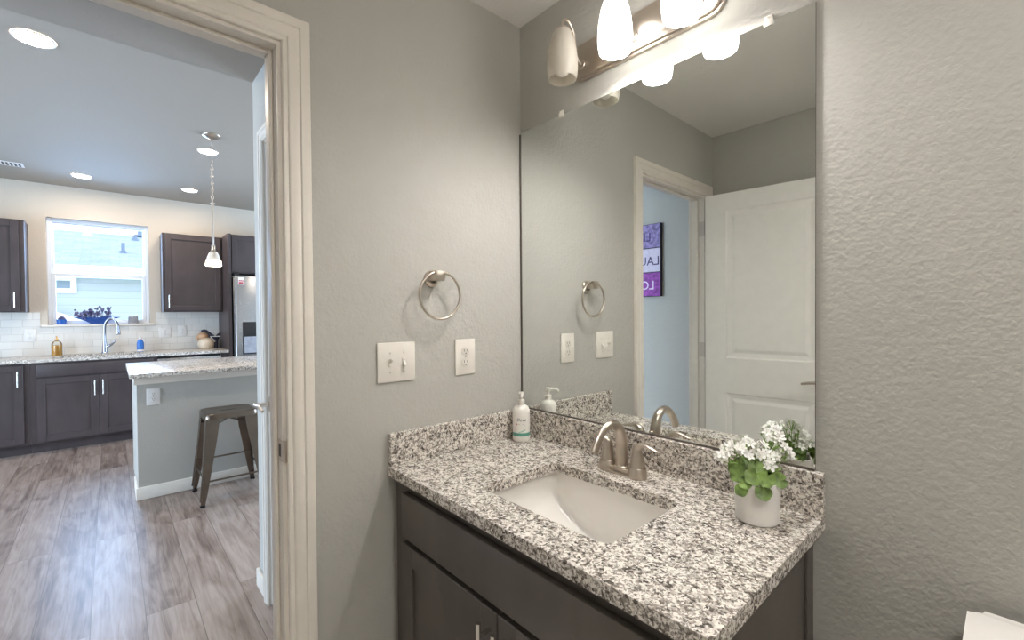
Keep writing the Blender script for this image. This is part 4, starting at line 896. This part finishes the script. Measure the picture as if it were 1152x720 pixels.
# island
IX = -2.88
isl = thing('kitchen_island', 'pale painted kitchen island wall with white baseboard and trim', 'kitchen island', (-3.3, -0.1, 0))
bm = nb(); bx(bm, -3.82, IX, -1.085, 0.90, 0, 0.883); obj('body', bm, 'wall', isl, smooth=False)
bm = nb(); bx(bm, IX, IX+0.014, -1.099, 0.90, 0, 0.092, 0.005, 2); bx(bm, -3.20, IX, -1.099, -1.085, 0, 0.092, 0.005, 2); obj('baseboard', bm, 'trim', isl)
bm = nb(); prism(bm, [(IX, 0.830), (IX+0.012, 0.830), (IX+0.014, 0.845), (IX+0.030, 0.872), (IX+0.032, 0.883), (IX, 0.883)], 1, -1.100, 0.90); bx(bm, -3.82, IX, -1.100, -1.085, 0.835, 0.883, 0.003, 1); obj('crown_trim', bm, 'trim', isl)
bm = nb(); bx(bm, -3.86, -2.80, -1.125, 0.95, 0.884, 0.914, 0.003, 2); tag(obj('island_countertop', bm, 'granite'), 'thick speckled granite slab on the kitchen island', 'countertop')
outlet('island_outlet', 'white duplex outlet on the end of the island wall', (IX, -0.992, 0.735), None, 'plate_k', 0.078, 0.122)

# stool (square metal cafe stool)
st = thing('bar_stool', 'gunmetal backless metal stool in front of the island', 'stool', (-2.62, -0.575, 0))
cxs, cys, SH = -2.615, -0.570, 0.625
def sq(h, z, r): return [(x, y, z) for x, y in rrect(cxs-h, cxs+h, cys-h, cys+h, r, 4)]
bm = nb(); R_ = [[bm.verts.new(p) for p in sq(h, z, r)] for h, z, r in ((0.166, SH-0.040, 0.045), (0.164, SH-0.012, 0.045), (0.158, SH-0.003, 0.042), (0.148, SH, 0.036), (0.12, SH-0.003, 0.03), (0.06, SH-0.006, 0.02))]
for A, B in zip(R_, R_[1:]):
    for k in range(len(A)): bm.faces.new((A[k], A[(k+1) % len(A)], B[(k+1) % len(A)], B[k]))
bm.faces.new(R_[-1]); se = obj('seat', bm, 'gun', st)
bm = nb(); prism(bm, rrect(cxs-0.012, cxs+0.012, cys-0.05, cys+0.05, 0.011, 5), 2, SH-0.0062, SH-0.0052); obj('grip_slot', bm, 'slot', se)
for sx_ in (-1, 1):
    for sy_ in (-1, 1):
        bm = nb(); top = Vector((cxs+sx_*0.158, cys+sy_*0.158, SH-0.03)); bot = Vector((cxs+sx_*0.205, cys+sy_*0.205, 0.0)); secs = []
        for tt, w in ((0, 0.082), (0.25, 0.072), (0.55, 0.054), (0.85, 0.036), (0.97, 0.026), (1.0, 0.028)):
            c = top.lerp(bot, tt); a = 0.004
            # angle section: two wings meeting at the outer corner
            prf = [(0, 0), (-sx_*w, 0), (-sx_*w, -sy_*a), (-sx_*a*2.2, -sy_*a*2.2), (-sx_*a, -sy_*w), (0, -sy_*w)]
            secs.append([bm.verts.new((c.x+u, c.y+v_, c.z)) for u, v_ in prf])
        for A, B in zip(secs, secs[1:]):
            for k in range(6): bm.faces.new((A[k], A[(k+1) % 6], B[(k+1) % 6], B[k]))
        bm.faces.new(secs[0]); bm.faces.new(secs[-1][::-1]); lg = obj('leg', bm, 'gun', st)
        # pressed rib down the corner
        bm = nb(); p0 = top.lerp(bot, 0.42)-Vector((sx_*0.018, sy_*0.018, 0)); p1 = top.lerp(bot, 0.93)-Vector((sx_*0.010, sy_*0.010, 0)); off = Vector((sx_*0.013, sy_*0.013, 0)); tube(bm, [p0+off, p1+off], 0.007, 8); obj('rib', bm, 'gun', lg)
        bm = nb(); bx(bm, *sorted((bot.x+sx_*0.003, bot.x-sx_*0.028)), *sorted((bot.y+sy_*0.003, bot.y-sy_*0.028)), 0.0, 0.014, 0.003, 1); obj('foot_cap', bm, 'black', lg)
def at_leg(sx_, sy_, z): tt = (SH-0.03-z)/(SH-0.03); return Vector((cxs+sx_*(0.158+0.047*tt-0.008), cys+sy_*(0.158+0.047*tt-0.008), z))
for a, b, z in (((-1, -1), (1, -1), 0.19), ((-1, 1), (1, 1), 0.19), ((-1, -1), (-1, 1), 0.235), ((1, -1), (1, 1), 0.165)):
    bm = nb(); tube(bm, [at_leg(*a, z), at_leg(*b, z)], 0.0065, 8); obj('stretcher', bm, 'gun', st)
bm = nb()
tube(bm, [at_leg(-1, -1, 0.52), (cxs, cys, 0.56), at_leg(1, 1, 0.52)], 0.006, 8); tube(bm, [at_leg(-1, 1, 0.52), (cxs, cys, 0.56), at_leg(1, -1, 0.52)], 0.006, 8); obj('cross_brace', bm, 'gun', st)

# flower vase on the island
t = thing('flower_vase', 'glass vase of yellow flowers at the far side of the island', 'vase', (-3.76, -0.085, 0.914))
vx, vy = -3.76, -0.075
bm = nb(); lathe(bm, [(0.0, 0.002), (0.030, 0.0), (0.034, 0.01), (0.036, 0.15), (0.033, 0.15), (0.031, 0.012), (0.0, 0.010)], (vx, vy, 0.914), 24); obj('glass', bm, 'clear', t)
bm = nb(); bs = nb()
for k in range(18):
    a = rnd.uniform(0, 6.28); r_ = rnd.uniform(0.008, 0.040); tip = Vector((vx+r_*math.cos(a), vy+r_*math.sin(a), 0.914+rnd.uniform(0.16, 0.27))); tube(bs, [(vx+0.2*r_*math.cos(a), vy+0.2*r_*math.sin(a), 0.93), tip], 0.003, 5)
    for j in range(2): leaf_blade(bs, tip+Vector((rnd.uniform(-.02, .02), rnd.uniform(-.02, .02), rnd.uniform(-.05, 0))), 0.022, (rnd.uniform(0, 1), rnd.uniform(-1, 1), 0.5), 0)
    if k % 2 == 0:
        for j in range(3): flower(bm, tip+Vector((rnd.uniform(-.012, .012), rnd.uniform(-.012, .012), 0.006)), 0.020, (rnd.uniform(0, 1), rnd.uniform(-1, 1), 0.7))
obj('flowers', bm, 'yellow', t, smooth=False); obj('stems', bs, 'darkleaf', t, smooth=False)

# pendant
pl = thing('pendant_light', 'small glowing glass pendant light hanging on a chain over the island', 'pendant light', (-2.915, -0.603, KC))
px, py = -2.915, -0.603
bm = nb(); lathe(bm, [(0.0, -0.030), (0.012, -0.028), (0.040, -0.022), (0.062, -0.010), (0.065, -0.0005), (0.0, -0.0005)], (px, py, KC), 32); obj('canopy', bm, 'nickel', pl)
bm = nb(); zc = KC-0.030; k = 0
while zc > 2.205:
    pts = []
    for j in range(12):
        a = 2*PI*j/12; u, w = 0.0085*math.cos(a), 0.0165*math.sin(a); pts.append((px+(u if k % 2 else 0), py+(0 if k % 2 else u), zc-0.0165+w))
    tube(bm, pts, 0.0022, 6, closed=True); zc -= 0.0275; k += 1
tube(bm, spline([(px+0.003*math.sin(i*1.7), py+0.006*math.cos(i*1.7), KC-0.03-i*0.05) for i in range(11)], 3), 0.0018, 6); obj('chain', bm, 'nickel', pl)
bm = nb(); tube(bm, [(px+0.016*math.sin(2*PI*j/16), py+0.016*math.cos(2*PI*j/16), 2.205) for j in range(16)], 0.003, 8, closed=True); obj('ring', bm, 'nickel', pl)
bm = nb(); tube(bm, [(px, py, 2.210), (px, py, 1.86)], 0.0065, 10); tube(bm, [(px, py, 1.875), (px, py, 1.835), (px, py, 1.822)], [0.013, 0.016, 0.026], 16); obj('stem', bm, 'nickel', pl)
pr = [(0.026, 0.108), (0.034, 0.092), (0.042, 0.066), (0.048, 0.046)]
bm = nb(); lathe(bm, pr, (px, py, 1.715), 28); o = obj('upper_glass', bm, 'pend_top', pl); o['label'] = 'etched upper part of the glass'
bm = nb(); lathe(bm, [(0.048, 0.046), (0.053, 0.020), (0.054, 0.0), (0.051, 0.0), (0.046, 0.044), (0.0, 0.046)], (px, py, 1.715), 28); o = obj('glass_shade', bm, 'pend_on', pl); o['label'] = 'glowing lower glass'

# recessed lights
def can(label, x, y, zc=KC, r=0.076):
    t = thing('recessed_light', label, 'ceiling light', (x, y, zc), 0, 'recessed ceiling lights')
    bm = nb(); lathe(bm, [(r, -0.0005), (r, -0.006), (r-0.008, -0.008), (r-0.012, -0.006)], (x, y, zc), 36); obj('trim_ring', bm, 'whitepaper', t)
    bm = nb(); lathe(bm, [(r-0.012, -0.0058), (0.03, -0.0062), (0.0, -0.0064)], (x, y, zc), 36); obj('lens', bm, 'can_on', t)
can('round recessed light nearest the doorway at the top left of the photo', -2.035, -1.487, KC, 0.082)
can('recessed light over the counter left of the kitchen window centre', -4.965, -1.410)
can('recessed light directly behind the pendant chain', -3.345, -0.568)
can('recessed light over the counter in front of the single door wall cabinet', -4.905, -0.530)
for x, y in ((-3.345, -2.5), (-2.035, 0.6)): can('extra recessed light added to brighten the kitchen, out of view', x, y)  # unseen extra lights, added to brighten the kitchen
t = thing('ceiling_vent', 'white slotted air vent in the kitchen ceiling at the left edge', 'vent', (-4.88, -1.93, KC))
bm = nb(); bx(bm, -4.955, -4.805, -2.09, -1.80, KC-0.004, KC-0.0005); obj('frame', bm, 'whitepaper', t)
bm = nb()
for k in range(10): y = -2.07+0.0265*k; bx(bm, -4.935, -4.825, y, y+0.014, KC-0.0055, KC-0.0039)
obj('slots', bm, 'slot', t)

# ------------------------------------------------------------------ outside the kitchen window
bm = nb(); bx(bm, -30, -5.72, -15, 15, -0.5, -0.4); struct('ground', bm, 'grass', 'side yard ground between the houses', 'ground')
HX = -11.0
h = thing('neighbour_house', 'pale blue sided house with grey shingle roof seen through the kitchen window', 'house', (HX-3, -1.5, -0.4))
bm = nb(); bx(bm, HX-6, HX, -9, 7, -0.4, 2.25); obj('siding_wall', bm, 'siding', h, smooth=False)
bm = nb(); prism(bm, [(HX+0.42, 2.30), (HX-3.2, 3.45), (HX-6.8, 2.30), (HX-6.8, 2.22), (HX-3.2, 3.37), (HX+0.42, 2.22)], 1, -9.4, 7.4); obj('shingle_roof', bm, 'shingle', h, smooth=False)
bm = nb(); bx(bm, HX+0.40, HX+0.44, -9.4, 7.4, 2.10, 2.31); bx(bm, HX+0.44, HX+0.54, -9.4, 7.4, 2.20, 2.30, 0.01, 2); bx(bm, HX, HX+0.42, -9.4, 7.4, 2.10, 2.13); obj('fascia_gutter', bm, 'white_out', h)
for y0, y1 in ((-2.55, -1.70), (-0.62, 0.25)):
    bm = nb(); window_frame(bm, HX+0.001, HX+0.04, y0, y1, 1.79, 2.12, 0.09, 0); w = obj('window', bm, 'white_out', h)
    bm = nb(); bx(bm, HX+0.001, HX+0.015, y0+0.08, y1-0.08, 1.87, 2.04); obj('pane', bm, 'paneglass', w)
bm = nb(); prism(bm, [(-2.6, 1.70), (-1.45, 1.19), (-1.45, 1.06), (-2.6, 1.57)], 0, HX+0.3, HX+0.9); o = obj('porch_fascia', bm, 'white_out', h)
bm = nb(); prism(bm, [(-2.6, 1.56), (-1.45, 1.05), (-1.45, -0.4), (-2.6, -0.4)], 0, HX+0.35, HX+0.85); o = obj('porch_side', bm, 'shingle', h)
for y, dx, hh_, r_ in ((-0.98, -1.0, 0.22, 0.035), (-0.55, -3.2, 0.18, 0.10), (-0.72, -2.6, 0.12, 0.04)):
    z = 2.30+(0.42-dx)*1.15/3.62 if dx > -3.2 else 3.45
    bm = nb(); tube(bm, [(HX+dx, y, z-0.1), (HX+dx, y, z+hh_)], r_, 10); tube(bm, [(HX+dx, y, z-0.02), (HX+dx, y, z+0.04)], r_*1.8, 10); obj('vent_pipe', bm, 'pipe', h)
